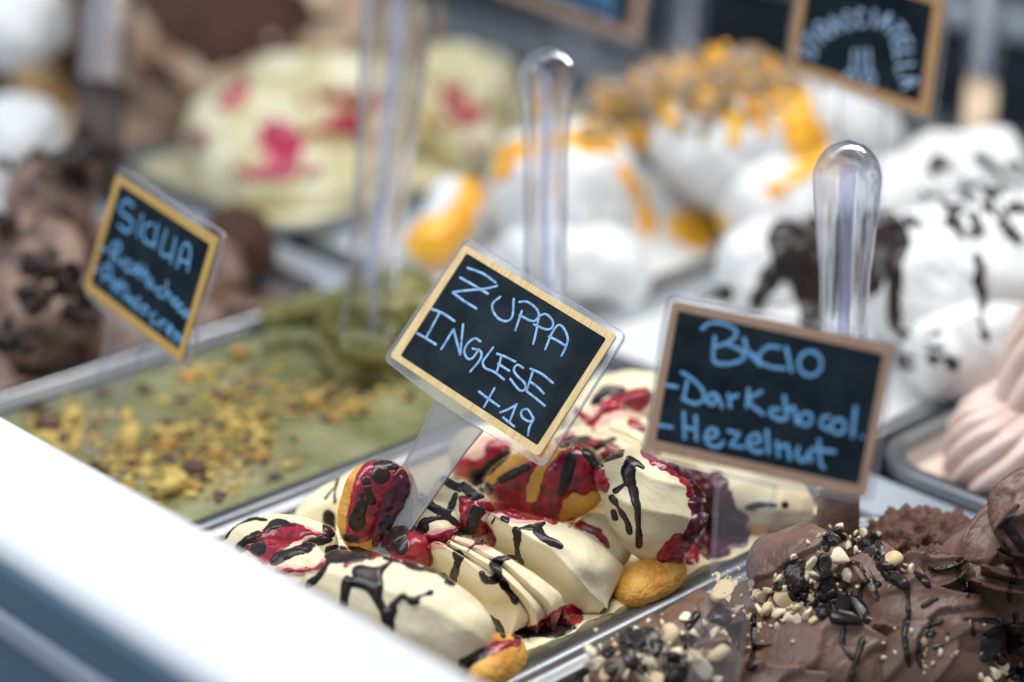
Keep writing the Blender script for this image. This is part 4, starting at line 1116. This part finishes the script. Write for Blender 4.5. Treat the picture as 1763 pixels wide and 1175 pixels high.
# right sign ---------------------------------------------------------------
pb = Plane(scl((.0694, -.1661, .1078), .945), (.34, -.94, -.023), (.335, .098, .937))
c4f = crop(1100, 500, 460 / 1461)
sg = sign('chalk sign reading BACIO, Dark chocol., Hazelnut in a brown frame', pb,
          [(1147, 503), (1548, 583), (1500, 868), (1336, 838), (1232, 815), (1102, 786)], [.004, .004, .004, .0003, .0003, .004],
          [c4f([q])[0] for q in [(182, 58), (1397, 298), (1237, 1135), (30, 868)]], [c4f([q])[0] for q in [(215, 112), (1338, 350), (1203, 1068), (92, 820)]], 'wood_red',
          stem=[(1232, 814), (1337, 838), (1312, 935), (1289, 1010), (1263, 1235), (1172, 1222), (1222, 1000)], stem_mat='plate')
strokes('writing', M['chalk_blue'], sg, pb, [
 [(345, 212), (390, 180), (460, 185), (525, 215), (530, 250), (490, 285), (420, 310)], [(415, 255), (408, 380), (460, 405), (530, 395), (575, 370), (560, 330), (490, 300)],
 [(575, 265), (600, 340), (665, 410)], [(580, 330), (640, 360)], [(770, 315), (710, 310), (665, 345), (660, 390), (720, 420), (800, 430)], [(805, 315), (835, 445)], ell(937, 402, 63, 66),
 [(150, 520), (210, 530)], [(235, 450), (290, 485), (350, 550), (350, 605), (300, 620), (240, 595)], [(265, 500), (245, 590)],
 [(420, 570), (390, 570), (375, 610), (410, 625), (430, 580), (455, 640)], [(490, 570), (500, 640)], [(495, 595), (540, 575)], [(600, 540), (590, 640)], [(670, 555), (600, 605), (680, 680)],
 [(765, 655), (730, 650), (720, 680), (760, 705), (800, 710)], [(795, 580), (810, 700)], [(810, 670), (845, 640), (865, 730)], ell(912, 705, 34, 34), [(1040, 690), (1005, 700), (1000, 745), (1050, 765)], ell(1090, 745, 38, 38),
 [(1185, 640), (1168, 800)], [(1220, 800), (1224, 804)],
 [(110, 740), (180, 750)], [(245, 670), (250, 810)], [(310, 690), (315, 820)], [(250, 750), (315, 765)], [(360, 810), (420, 800), (425, 770), (390, 760), (365, 800), (390, 850), (440, 855), (460, 830)],
 [(490, 770), (550, 785)], [(550, 785), (500, 850)], [(500, 850), (570, 860)], [(600, 840), (660, 830), (650, 790), (610, 800), (595, 850), (640, 885), (675, 880)], [(700, 770), (710, 890)],
 [(755, 830), (765, 910)], [(765, 860), (810, 850), (825, 925)], [(872, 860), (865, 910), (900, 935), (935, 880)], [(935, 880), (940, 940)], [(985, 820), (990, 930), (1010, 975)], [(950, 870), (1070, 885)]], 6.3, .00001, c4f)

# left sign ----------------------------------------------------------------
ps = Plane(scl((-.0126, .1668, .0998), 1.0), (-.094, -.992, -.09), (.319, -.115, .941))
c5f = crop(130, 280, 270 / 881)
sg = sign('chalk sign reading SICILIA with two flavours below, golden frame, standing in pistachio', ps,
          [(203, 285), (385, 402), (319, 638), (245, 588), (187, 547), (142, 506)], [.004, .004, .004, .0003, .0003, .004],
          [c5f([q])[0] for q in [(232, 66), (802, 430), (592, 1122), (50, 712)]], [c5f([q])[0] for q in [(252, 120), (757, 460), (583, 1056), (86, 680)]], 'wood_gold',
          stem=[(187, 546), (245, 588), (172, 792), (132, 768)], stem_mat='plate')
strokes('writing', M['chalk_blue'], sg, ps, [
 [(325, 245), (290, 215), (255, 240), (260, 285), (310, 320), (320, 360), (290, 390), (245, 355)], [(375, 295), (350, 415)], [(430, 345), (395, 355), (378, 410), (400, 450), (435, 460)], [(460, 350), (440, 480)],
 [(510, 380), (480, 490), (500, 525), (545, 520)], [(563, 425), (535, 565)], [(570, 590), (595, 490), (620, 455), (645, 490), (630, 610)], [(580, 545), (635, 565)],
 [(150, 485), (180, 495)], [(210, 460), (200, 560)], [(205, 460), (240, 450), (250, 490), (215, 510), (250, 570)], [(270, 540), (262, 580)], [(310, 560), (285, 560), (280, 600), (305, 615)], ell(332, 600, 15, 20), [(365, 570), (355, 650)], [(395, 590), (385, 665)],
 [(345, 600), (410, 635)], [(430, 660), (405, 665), (410, 700), (435, 690), (445, 720)], [(490, 710), (465, 710), (465, 745), (490, 755)], [(515, 670), (505, 765)], [(510, 740), (530, 735), (535, 780)], ell(560, 785, 15, 20), [(600, 800), (580, 800), (578, 830), (600, 840)], ell(620, 848, 14, 18),
 [(110, 600), (130, 608)], [(165, 590), (150, 670)], [(160, 580), (200, 590), (195, 640), (160, 645)], [(205, 650), (198, 700)], [(240, 670), (215, 680), (235, 710), (212, 725)], [(265, 660), (250, 750)], [(245, 690), (290, 700)], [(300, 735), (280, 745), (285, 775), (305, 760), (312, 790)],
 [(340, 770), (322, 775), (322, 805), (342, 812)], [(358, 760), (348, 830)], ell(388, 828, 18, 22), [(450, 850), (425, 860), (430, 900), (460, 905)], [(480, 880), (475, 935)], [(480, 900), (510, 895)], [(515, 945), (545, 940), (530, 915), (512, 945), (530, 975)],
 [(560, 950), (552, 1000)], [(558, 965), (580, 965), (572, 1012)], [(578, 985), (600, 990), (592, 1028)]], 5.6, .00001, c5f)

# far right sign with an arched word -----------------------------------------
pt = Plane(scl((.3331, -.0074, .1888), 1.03), (-.019, -.996, -.082), (-.04, -.081, .996))
c2f = crop(1163, 0, .3405)
sg = sign('blurred chalk sign with arched lettering in an orange wood frame, top right', pt,
          [(1380, -90), (1634, -6), (1606, 215), (1520, 184), (1440, 156), (1346, 122)], [.004, .004, .004, .0003, .0003, .004],
          [(1384, -80), (1626, 2), (1599, 204), (1355, 118)], [(1397, -62), (1607, 8), (1583, 178), (1371, 106)], 'wood_orange',
          stem=[(1440, 155), (1520, 183), (1510, 420), (1440, 400)], stem_mat='plate')
FONT = {'S': [[(.9, .85), (.5, 1), (.15, .8), (.5, .5), (.85, .25), (.5, 0), (.1, .15)]], 'T': [[(.05, 1), (.95, 1)], [(.5, 1), (.5, 0)]], 'R': [[(.15, 0), (.15, 1), (.7, 1), (.85, .75), (.7, .5), (.15, .5)], [(.4, .5), (.9, 0)]],
        'A': [[(.05, 0), (.5, 1), (.95, 0)], [(.25, .4), (.75, .4)]], 'C': [[(.9, .85), (.5, 1), (.1, .6), (.1, .4), (.5, 0), (.9, .15)]], 'I': [[(.5, 1), (.5, 0)]], 'E': [[(.85, 1), (.15, 1), (.15, 0), (.85, 0)], [(.15, .5), (.7, .5)]], 'L': [[(.15, 1), (.15, 0), (.85, 0)]]}
arc = catmull([(655, 300), (690, 215), (760, 150), (890, 100), (1020, 95), (1105, 140), (1150, 235), (1165, 340), (1190, 445)], 200)
cum = np.r_[0, np.cumsum(np.linalg.norm(np.diff(arc, axis=0), axis=1))]
word, lines = 'STRACCIATELLA', []
for i, chh in enumerate(word):
    s0 = cum[-1] * (i + .5) / len(word); k = int(np.searchsorted(cum, s0)); k = min(max(k, 1), 198)
    tg = arc[k + 1] - arc[k - 1]; tg /= np.linalg.norm(tg); nr = np.array([tg[1], -tg[0]])
    wd, hh = cum[-1] / len(word) * .74, 82
    for st in FONT[chh]:
        lines.append([tuple(arc[k] + tg * (x - .5) * wd + nr * (y - .5) * hh) for x, y in st])
lines += [[(905, 255), (895, 375)], [(975, 250), (985, 375)], [(940, 255), (938, 370)], ell(885, 395, 26, 30), ell(980, 400, 26, 30)]
strokes('writing', M['chalk_pale'], sg, pt, lines, 5.5, .00001, c2f)

# sign at the top edge ---------------------------------------------------------
pu = Plane(PD(1000, 0, 1.50), (.05, -.99, -.15), (.30, -.1, .95))
sg = sign('blurred chalk sign cut off by the top edge of the photo, brown frame', pu,
          [(860, -150), (1124, -62), (1103, 84), (1020, 52), (960, 30), (838, -18)], [.004, .004, .004, .0003, .0003, .004],
          [(868, -142), (1116, -60), (1097, 74), (846, -18)], [(884, -126), (1099, -52), (1083, 54), (864, -26)], 'wood_red',
          stem=[(960, 29), (1020, 51), (1015, 190), (955, 165)], stem_mat='plate')
strokes('writing', M['chalk_blue'], sg, pu, [[(930, -20), (980, -4), (1000, 6)], [(1010, -5), (1005, 20)], [(1020, 0), (1045, 10), (1040, 28)], [(1055, 12), (1052, 35)], [(930, -50), (1060, -8)], ell(1035, -20, 9, 9), ell(985, -36, 9, 9)], 6, .00001, lambda p: [q[:2] for q in p])

# ------------------------------------------------------------------ clear serving spatulas
def spatula(label, base, tip, prof, blade=None, blade_mat='brown', thick=.62, yaw=.2):
    """clear moulded handle; prof = (t from tip, half width in metres); the blade sits in the gelato"""
    base, tip = np.array(base), np.array(tip)
    t = base - tip; Ln = np.linalg.norm(t); t /= Ln
    w = np.cross(t, FW); w /= np.linalg.norm(w)
    if w @ RT < 0: w = -w
    d = np.cross(w, t); d /= np.linalg.norm(d)
    ca, sa = math.cos(yaw), math.sin(yaw)
    w, d = w * ca + d * sa, d * ca - w * sa
    root = thing('serving_spatula', base, label, 'spatula', 'clear serving spatulas standing in the gelato')
    ts = np.linspace(0, 1, 70)
    pf = catmull([(a, b, 0) for a, b in prof], 300)
    m = 40; V = []; Fs = []
    for i, s in enumerate(ts):
        hw = np.interp(s, pf[:, 0], pf[:, 1])
        cap = .55 * prof[1][1]
        q = s * Ln
        if q < cap * 2:
            hw *= math.sqrt(max(0.0004, 1 - (1 - q / (cap * 2)) ** 2))
        for j in range(m):
            a = 2 * math.pi * j / m
            x, y = math.cos(a), math.sin(a)
            k = 1 / (abs(x) ** 1.7 + abs(y) ** 1.7) ** (1 / 1.7)
            V.append(tip + t * q + w * hw * k * x + d * hw * thick * k * y)
    for i in range(len(ts) - 1):
        for j in range(m):
            a, b = i * m + j, i * m + (j + 1) % m
            Fs.append((a, b, b + m, a + m))
    Fs.append(tuple(reversed(range(m)))); Fs.append(tuple((len(ts) - 1) * m + j for j in range(m)))
    mk('handle', V, Fs, M['glass'], root)
    cw = .0009
    cs = []
    for s in np.linspace(.07, .985, 24):
        hw = np.interp(s, pf[:, 0], pf[:, 1]) * thick * .86
        c = tip + t * s * Ln
        cs.append([c + w * cw + d * hw, c - w * cw + d * hw, c - w * cw - d * hw, c + w * cw - d * hw])
    V, Fs = loft(cs, True); Fs.append((3, 2, 1, 0))
    mk('core_rib', V, Fs, M['core'], root, smooth=False)
    if blade:
        rings = []
        for s, hw, hd in blade:
            c = base + t * s
            rings.append([c + w * hw * math.cos(a) * (1 / (abs(math.cos(a)) ** 3 + abs(math.sin(a)) ** 3) ** (1 / 3)) + d * hd * math.sin(a) for a in np.linspace(0, 2 * math.pi, 25)[:-1]])
        V, Fs = loft(rings, True); Fs.append(tuple(reversed(range(24))))
        mk('blade', V, Fs, M[blade_mat], root)
    return root
dk = (P(1444, 915, .012) - CAM) @ FW
spatula('clear spatula with a chocolate coated blade standing behind the BACIO sign', PD(1444, 850, dk), PD(1461, 241, dk - .012),
        [(0, .0162), (.12, .0166), (.30, .0140), (.45, .0122), (1, .0118)], [(-.002, .0100, .0035), (.010, .0104, .0034), (.03, .0108, .003), (.045, .0105, .002)])
dk = (P(935, 800, .02) - CAM) @ FW
spatula('clear spatula with a rounded knob standing behind the central sign', PD(936, 760, dk), PD(941, 76, dk + .03),
        [(0, .0142), (.10, .0146), (.22, .0124), (.45, .0112), (1, .0105)], [(-.002, .010, .003), (.03, .011, .003), (.045, .010, .002)], 'cream', yaw=-.3)
dk = (P(635, 650, .012) - CAM) @ FW
spatula('tall clear spatula with a green coated scoop standing in the pistachio gelato', PD(632, 590, dk), PD(694, -70, dk + .03),
        [(0, .0220), (.08, .0225), (.4, .0185), (.7, .0155), (1, .0160)], [(-.006, .015, .004), (.004, .016, .006), (.012, .015, .006)], 'pist_dark', yaw=.4)
dk = (P(165, 320, .02) - CAM) @ FW
spatula('clear spatula with a dark chocolate blade at the upper left', PD(176, 150, dk), PD(205, -140, dk + .03),
        [(0, .020), (.1, .0205), (.5, .0170), (1, .0165)], [(-.004, .0165, .006), (.02, .0165, .006), (.05, .0165, .006), (.08, .016, .006)], 'choc_chunk', yaw=.3)
dk = (P(1180, 150, .02) - CAM) @ FW
spatula('blurred clear spatula in the orange syrup gelato at the top edge', PD(1180, 110, dk), PD(1190, -150, dk + .03),
        [(0, .020), (.1, .0205), (.5, .0170), (1, .0165)], [(-.004, .016, .006), (.02, .016, .006), (.05, .016, .006)], 'beige', yaw=.3)
dk = (P(1688, 300, .02) - CAM) @ FW
spatula('blurred clear spatula in the white chocolate flecked gelato at the right edge', PD(1690, 150, dk), PD(1712, -120, dk + .03),
        [(0, .016), (.1, .0165), (.5, .0135), (1, .0125)], [(-.004, .012, .005), (.02, .012, .005), (.05, .012, .005)], 'beige', yaw=.3)

# ------------------------------------------------------------------ gelato in the other pans
def mound(name, loc, label, mt, pn, z=-.012, amp=.004, hill=0.0):
    root = thing(name, loc, label, 'gelato')
    V, Fs = fill_data(pn[0] + .002, pn[1] - .002, pn[2] + .0015, pn[3] - .0015, z, amp=amp, nf=40, rings=24, per=12,
                      extra=lambda x, y: hill * math.exp(-((x - (pn[0] + pn[1]) / 2) / (.36 * (pn[1] - pn[0]))) ** 4 - ((y - (pn[2] + pn[3]) / 2) / (.38 * (pn[3] - pn[2]))) ** 4))
    return root, [mk('base', V, Fs, M[mt], root)]
def add(root, lst, mt, pts, name='scoop', **k):
    o = lobe(name, M[mt], root, pts, **{**dict(n=64, m=60, noise=.005, nf=26, rough=.0035, rf=50), **k}); lst.append(o); return o
def pour(name, mt, root, lst, *sh, **k):
    return sauce(name, M[mt], root, list(sh), bvh_of(lst), **{**dict(T=.0015, step=4, wob=13, wf=.045, edge=12), **k})

# white gelato splashed with chocolate
root, ls = mound('white_gelato', (.43, .034, -.05), 'white gelato with a big dark chocolate splash and flecks, behind the right sign', 'white_gel', (BX0, BX1, -.073, .140), hill=.05)
for q in ([(1240, 520, .020, .030), (1330, 480, .034, .036), (1400, 450, .040, .036)], [(1480, 560, .020, .040), (1600, 500, .040, .046), (1700, 470, .046, .046), (1800, 470, .03, .04)], [(1400, 420, .04, .030), (1500, 380, .05, .034), (1620, 340, .056, .036), (1763, 340, .05, .036)],
          [(1560, 300, .05, .026), (1640, 290, .058, .024), (1763, 300, .055, .026)], [(1190, 560, .004, .018), (1300, 570, .008, .022), (1420, 600, .004, .022), (1520, 650, .0, .02)], [(1560, 640, .010, .024), (1660, 600, .02, .03), (1763, 560, .02, .03)]):
    add(root, ls, 'white_gel', q)
pour('chocolate_splash', 'choc', root, ls, ('p', [(1328, 395), (1390, 375), (1450, 380), (1530, 370), (1560, 410), (1548, 450), (1520, 460), (1510, 500), (1418, 545), (1385, 545), (1375, 500), (1345, 478), (1310, 520), (1300, 525), (1330, 460)]),
     ('s', [(1330, 470, 14), (1305, 520, 9)]), ('s', [(1395, 470, 26), (1400, 560, 18)]), ('s', [(1540, 460, 10), (1540, 560, 6)]), ('s', [(1190, 500, 14), (1250, 505, 9)]), step=3, wob=5, grow=5)
pour('chocolate_splash', 'choc', root, ls, ('s', [(1685, 440, 7), (1690, 500, 7), (1692, 580, 5)]))
pour('chocolate_splash', 'choc', root, ls, ('s', [(1560, 370, 7), (1590, 395, 6)]))
fl = []
for k in range(26):
    x, y = 1590 + rng.random() * 175, 265 + rng.random() * 130
    L_ = rng.uniform(18, 55)
    fl.append(('s', [(x, y, rng.uniform(4, 8)), (x + L_ * .62, y + L_ * .6, rng.uniform(3, 7))]))
for k in range(16):
    x, y = 1545 + rng.random() * 90, 560 + rng.random() * 70
    fl.append(('s', [(x, y, rng.uniform(3, 6)), (x + rng.uniform(8, 30), y + rng.uniform(-4, 12), rng.uniform(3, 6))]))
pour('chocolate_flecks', 'choc', root, ls, *fl, T=.0018, kind='stuff')

TM = [crumb_mesh(60 + i, M[k], 2) for i, k in enumerate(['toffee', 'toffee', 'beige', 'orange'])]
# white gelato with orange syrup
root, ls = mound('orange_gelato', (.43, .268, -.05), 'white gelato under orange syrup and toffee crumble in the second row', 'white_gel', (BX0, BX1, .164, .372), hill=.05)
for q in ([(850, 380, .030, .034), (930, 350, .038, .045), (1010, 340, .040, .047), (1090, 360, .034, .036)], [(860, 450, .008, .024), (980, 470, .010, .03), (1120, 480, .006, .026)], [(1120, 250, .056, .040), (1220, 230, .066, .050), (1310, 240, .060, .050), (1380, 280, .04, .034)],
          [(1050, 215, .066, .022), (1180, 175, .080, .025), (1290, 165, .084, .025), (1370, 195, .066, .022)], [(1240, 330, .03, .030), (1330, 330, .034, .034), (1420, 300, .03, .03)], [(1390, 240, .05, .03), (1460, 230, .05, .032), (1530, 270, .03, .026)],
          [(760, 400, .012, .022), (740, 430, .006, .02), (820, 330, .03, .026)]):
    add(root, ls, 'white_gel', q)
add(root, ls, 'white_gel', [(1020, 200, .070, .013), (1090, 172, .084, .015), (1190, 148, .094, .017), (1290, 140, .098, .016), (1350, 165, .084, .011)], rough=.005)
pour('orange_syrup', 'orange', root, ls, ('p', [(700, 400), (760, 370), (800, 320), (800, 280), (860, 250), (900, 245), (880, 300), (830, 330), (800, 390), (790, 440), (740, 460), (700, 430)]), ('s', [(745, 410, 36)]), ('s', [(880, 262, 16), (960, 243, 16), (1010, 243, 18), (1050, 256, 10)]), ('s', [(820, 300, 22), (800, 360, 24), (780, 420, 16)]))
pour('orange_syrup', 'orange', root, ls, ('s', [(1070, 285, 10), (1095, 330, 14), (1110, 370, 14), (1115, 400, 16)]))
pour('orange_syrup', 'orange', root, ls, ('s', [(1320, 95, 26), (1350, 160, 34), (1380, 220, 34), (1400, 270, 24)]), ('s', [(1290, 170, 12), (1310, 215, 14)]), ('s', [(1395, 270, 14), (1380, 300, 12), (1330, 330, 12)]))
pour('orange_syrup', 'orange', root, ls, ('s', [(1170, 395, 22), (1205, 400, 30), (1235, 390, 18)]))
pour('orange_syrup', 'orange', root, ls, ('s', [(1020, 215, 16), (1090, 235, 22), (1110, 260, 14)]), ('s', [(1200, 180, 16), (1260, 200, 14), (1270, 250, 12)]), ('s', [(1150, 200, 14)]), ('s', [(1060, 160, 14), (1110, 175, 14)]))
pour('orange_syrup', 'orange', root, ls, ('s', [(1040, 200, 10), (1110, 165, 16), (1190, 140, 12), (1280, 125, 15)]), ('s', [(1150, 170, 12), (1160, 215, 9)]), ('s', [(1230, 140, 12), (1245, 190, 8)]))
tv = bvh_of(ls)
for k in range(295):                           # toffee crumble strewn along the crest
    t = rng.random()
    x = 1010 + 350 * t + rng.gauss(0, 14); y = 192 - 78 * math.sin(t * 1.9) + rng.gauss(16, 26)
    d = Vector(ray(x, y)); hit = tv.ray_cast(Vector(CAM), d / d.length)[0]
    if hit is None or hit.z < .03:
        continue
    o = bpy.data.objects.new('toffee_crumb', TM[rng.randrange(4)]); COL.objects.link(o)
    r = rng.uniform(.0040, .0095)
    o.parent = root; o.location = hit - Vector(base_of(root)); o.rotation_euler = (rng.uniform(0, 6), rng.uniform(0, 6), rng.uniform(0, 6)); o.scale = (r, r * .8, r * .7)

# custard gelato with pink berry sauce
root, ls = mound('custard_gelato', (.43, .50, -.05), 'pale custard gelato with pink berry sauce, upper left of centre', 'pale_green', (BX0, BX1, .396, .604), z=-.008, hill=.018)
for q in ([(330, 250, .014, .030), (420, 240, .022, .040), (500, 230, .026, .042), (590, 260, .022, .040)], [(360, 290, .006, .026), (460, 310, .006, .028), (580, 320, .004, .028), (700, 300, .004, .026)], [(420, 180, .03, .03), (520, 170, .036, .034), (640, 180, .036, .036), (730, 220, .03, .036)],
          [(700, 160, .03, .030), (790, 150, .032, .034), (880, 180, .024, .03)], [(740, 240, .02, .034), (830, 220, .02, .034)]):
    add(root, ls, 'pale_green', q)
pour('berry_sauce', 'pink_sauce', root, ls, ('p', [(445, 220), (500, 210), (525, 240), (510, 290), (480, 310), (420, 305), (400, 290), (440, 285), (470, 265)]), ('s', [(470, 240, 24)]))
pour('berry_sauce', 'pink_sauce', root, ls, ('s', [(390, 175, 16), (420, 155, 12)]), ('s', [(560, 220, 14), (600, 210, 20), (620, 235, 14)]))
pour('berry_sauce', 'rasp', root, ls, ('s', [(770, 160, 14), (800, 200, 18), (830, 180, 10)]))
pour('berry_sauce', 'rasp', root, ls, ('s', [(340, 240, 14)]), ('s', [(545, 165, 10), (660, 175, 14)]))

for k in range(26):
    x, y = rng.gauss(600, 130), rng.gauss(200, 45)
    pour('berry_sauce', rng.choice(['pink_sauce', 'rasp', 'rasp', 'toffee', 'toffee']), root, ls, ('s', [(x, y, rng.uniform(5, 12)), (x + rng.uniform(-18, 18), y + rng.uniform(-14, 14), rng.uniform(4, 9))]), wob=6)

# beige cream under cocoa
root, ls = mound('cocoa_cream', (.43, .74, -.05), 'beige whipped cream dusted with dark cocoa at the back left', 'beige', (BX0, BX1, .628, .850))
for q in ([(230, 160, .02, .05), (330, 110, .04, .06), (430, 90, .05, .06), (560, 80, .04, .06)], [(230, 60, .05, .05), (340, 20, .07, .06), (460, 0, .07, .06), (600, 20, .06, .05)], [(500, 50, .05, .04), (620, 50, .05, .045), (700, 40, .04, .04)]):
    add(root, ls, 'beige', q)
pour('cocoa_dust', 'cocoa', root, ls, ('p', [(235, -30), (420, -30), (540, 10), (470, 70), (390, 115), (300, 90), (250, 30)]), ('s', [(440, 60, 16), (520, 30, 12)]), T=.002, wob=18)
pour('cocoa_dust', 'cocoa', root, ls, ('s', [(480, 120, 8), (560, 90, 6)]), ('s', [(250, 110, 14), (300, 150, 10)]), ('s', [(420, 150, 8), (500, 60, 16), (590, 20, 10)]), T=.001, wob=18)

# brown gelato with dark chunks
root, ls = mound('mocha_gelato', (.05, .383, -.05), 'pinkish brown gelato topped with dark chocolate chunks at the left edge', 'mocha', (PX0, PX1, .291, .476))
for q in ([(20, 400, .04, .03), (90, 360, .05, .032), (160, 370, .044, .028)], [(-20, 480, .03, .03), (60, 470, .034, .032), (140, 480, .026, .026)], [(0, 560, .01, .03), (90, 560, .01, .03), (170, 540, .006, .024)], [(100, 320, .06, .022), (170, 330, .054, .022)], [(180, 440, .03, .024), (230, 420, .026, .024)],
          [(250, 480, -.004, .02), (350, 470, -.002, .024), (430, 440, -.004, .02)]):
    add(root, ls, 'mocha', q)
add(root, ls, 'cocoa', [(350, 430, .004, .020), (410, 425, .008, .022), (460, 420, .004, .018)], 'dark_scoop', rough=.006)
for cx, cy, cz, spread, cnt in ((40, 300, .074, 34, 16), (20, 590, .032, 26, 16), (140, 535, .033, 30, 18), (75, 460, .060, 26, 14), (55, 510, .052, 24, 12), (120, 290, .082, 40, 20), (15, 385, .066, 22, 10), (100, 490, .05, 22, 12), (160, 250, .086, 36, 20), (150, 300, .075, 30, 14)):
    for k in range(cnt):
        x, y = cx + rng.gauss(0, spread * .55), cy + rng.gauss(0, spread * .45)
        z0 = cz - (y - cy) * .00022 + rng.uniform(-.004, .004); r0 = rng.uniform(.0028, .0062)
        add(root, ls, 'choc_chunk', [(x, y, z0, r0), (x + rng.uniform(-14, 14), y + rng.uniform(-10, 10), z0, r0 * .9)], 'chocolate_chunk', rough=.003, n=12, m=12)

# white mound at the far left
root, ls = mound('white_mound', (.05, .592, -.05), 'plain white gelato mound at the far left edge', 'white_gel', (PX0, PX1, .500, .685))
for q in ([(-20, 270, .02, .034), (40, 250, .028, .036), (70, 270, .016, .026)], [(-40, 60, .10, .03), (20, 40, .11, .034), (60, 30, .10, .026)]):
    add(root, ls, 'white_gel', q)
# dark chocolate and caramel pan behind it
pan(BX0, BX1, .874, 1.08, 'steel pan of dark chocolate gelato at the far upper left')
root, ls = mound('dark_gelato', (.43, .97, -.05), 'dark chocolate gelato over caramel at the far upper left corner', 'cocoa', (BX0, BX1, .874, 1.08), z=.0)
add(root, ls, 'cocoa', [(60, 60, .05, .05), (120, 40, .06, .06), (200, 60, .05, .05)])
add(root, ls, 'toffee', [(20, 140, .01, .03), (100, 130, .012, .03), (180, 140, .01, .025)], 'caramel_layer')

# pale pink soft swirl
root, ls = mound('pink_gelato', (.43, -.22, -.05), 'pale pink gelato piped in a tall twisted swirl at the right edge', 'pink', (BX0, BX1, -.345, -.100), z=-.014)
c0 = P(1772, 815, .0) + np.array([.012, 0, 0])
def fluted(name, c, prof, flutes, amp, tw, mt, root, n=90, m=216):
    q = catmull([(a, b, 0) for a, b in prof], n); V, Fs = [], []
    for i in range(n):
        z, r0 = q[i, 0], max(q[i, 1], .0004)
        for j in range(m):
            th = 2 * math.pi * j / m
            r = r0 * (1 + amp * (abs(math.sin(flutes * (th - tw * z) / 2)) ** .8 - .6))
            x, y = c[0] + r * math.cos(th), c[1] + r * math.sin(th)
            V.append((x, y, c[2] + z + .0015 * vnoise((x, y, z), 40, 4)))
    for i in range(n - 1):
        for j in range(m):
            a, b = i * m + j, i * m + (j + 1) % m
            Fs.append((a, b, b + m, a + m))
    Fs.append(tuple((n - 1) * m + j for j in range(m)))
    return mk(name, V, Fs, mt, root)
fluted('swirl', c0, [(-.012, .046), (.004, .048), (.018, .046), (.030, .040), (.038, .028)], 20, .15, 18, M['pink'], root)
fluted('swirl', c0, [(.030, .024), (.045, .026), (.065, .023), (.085, .017), (.105, .010), (.118, .001)], 10, .18, 20, M['pink'], root)
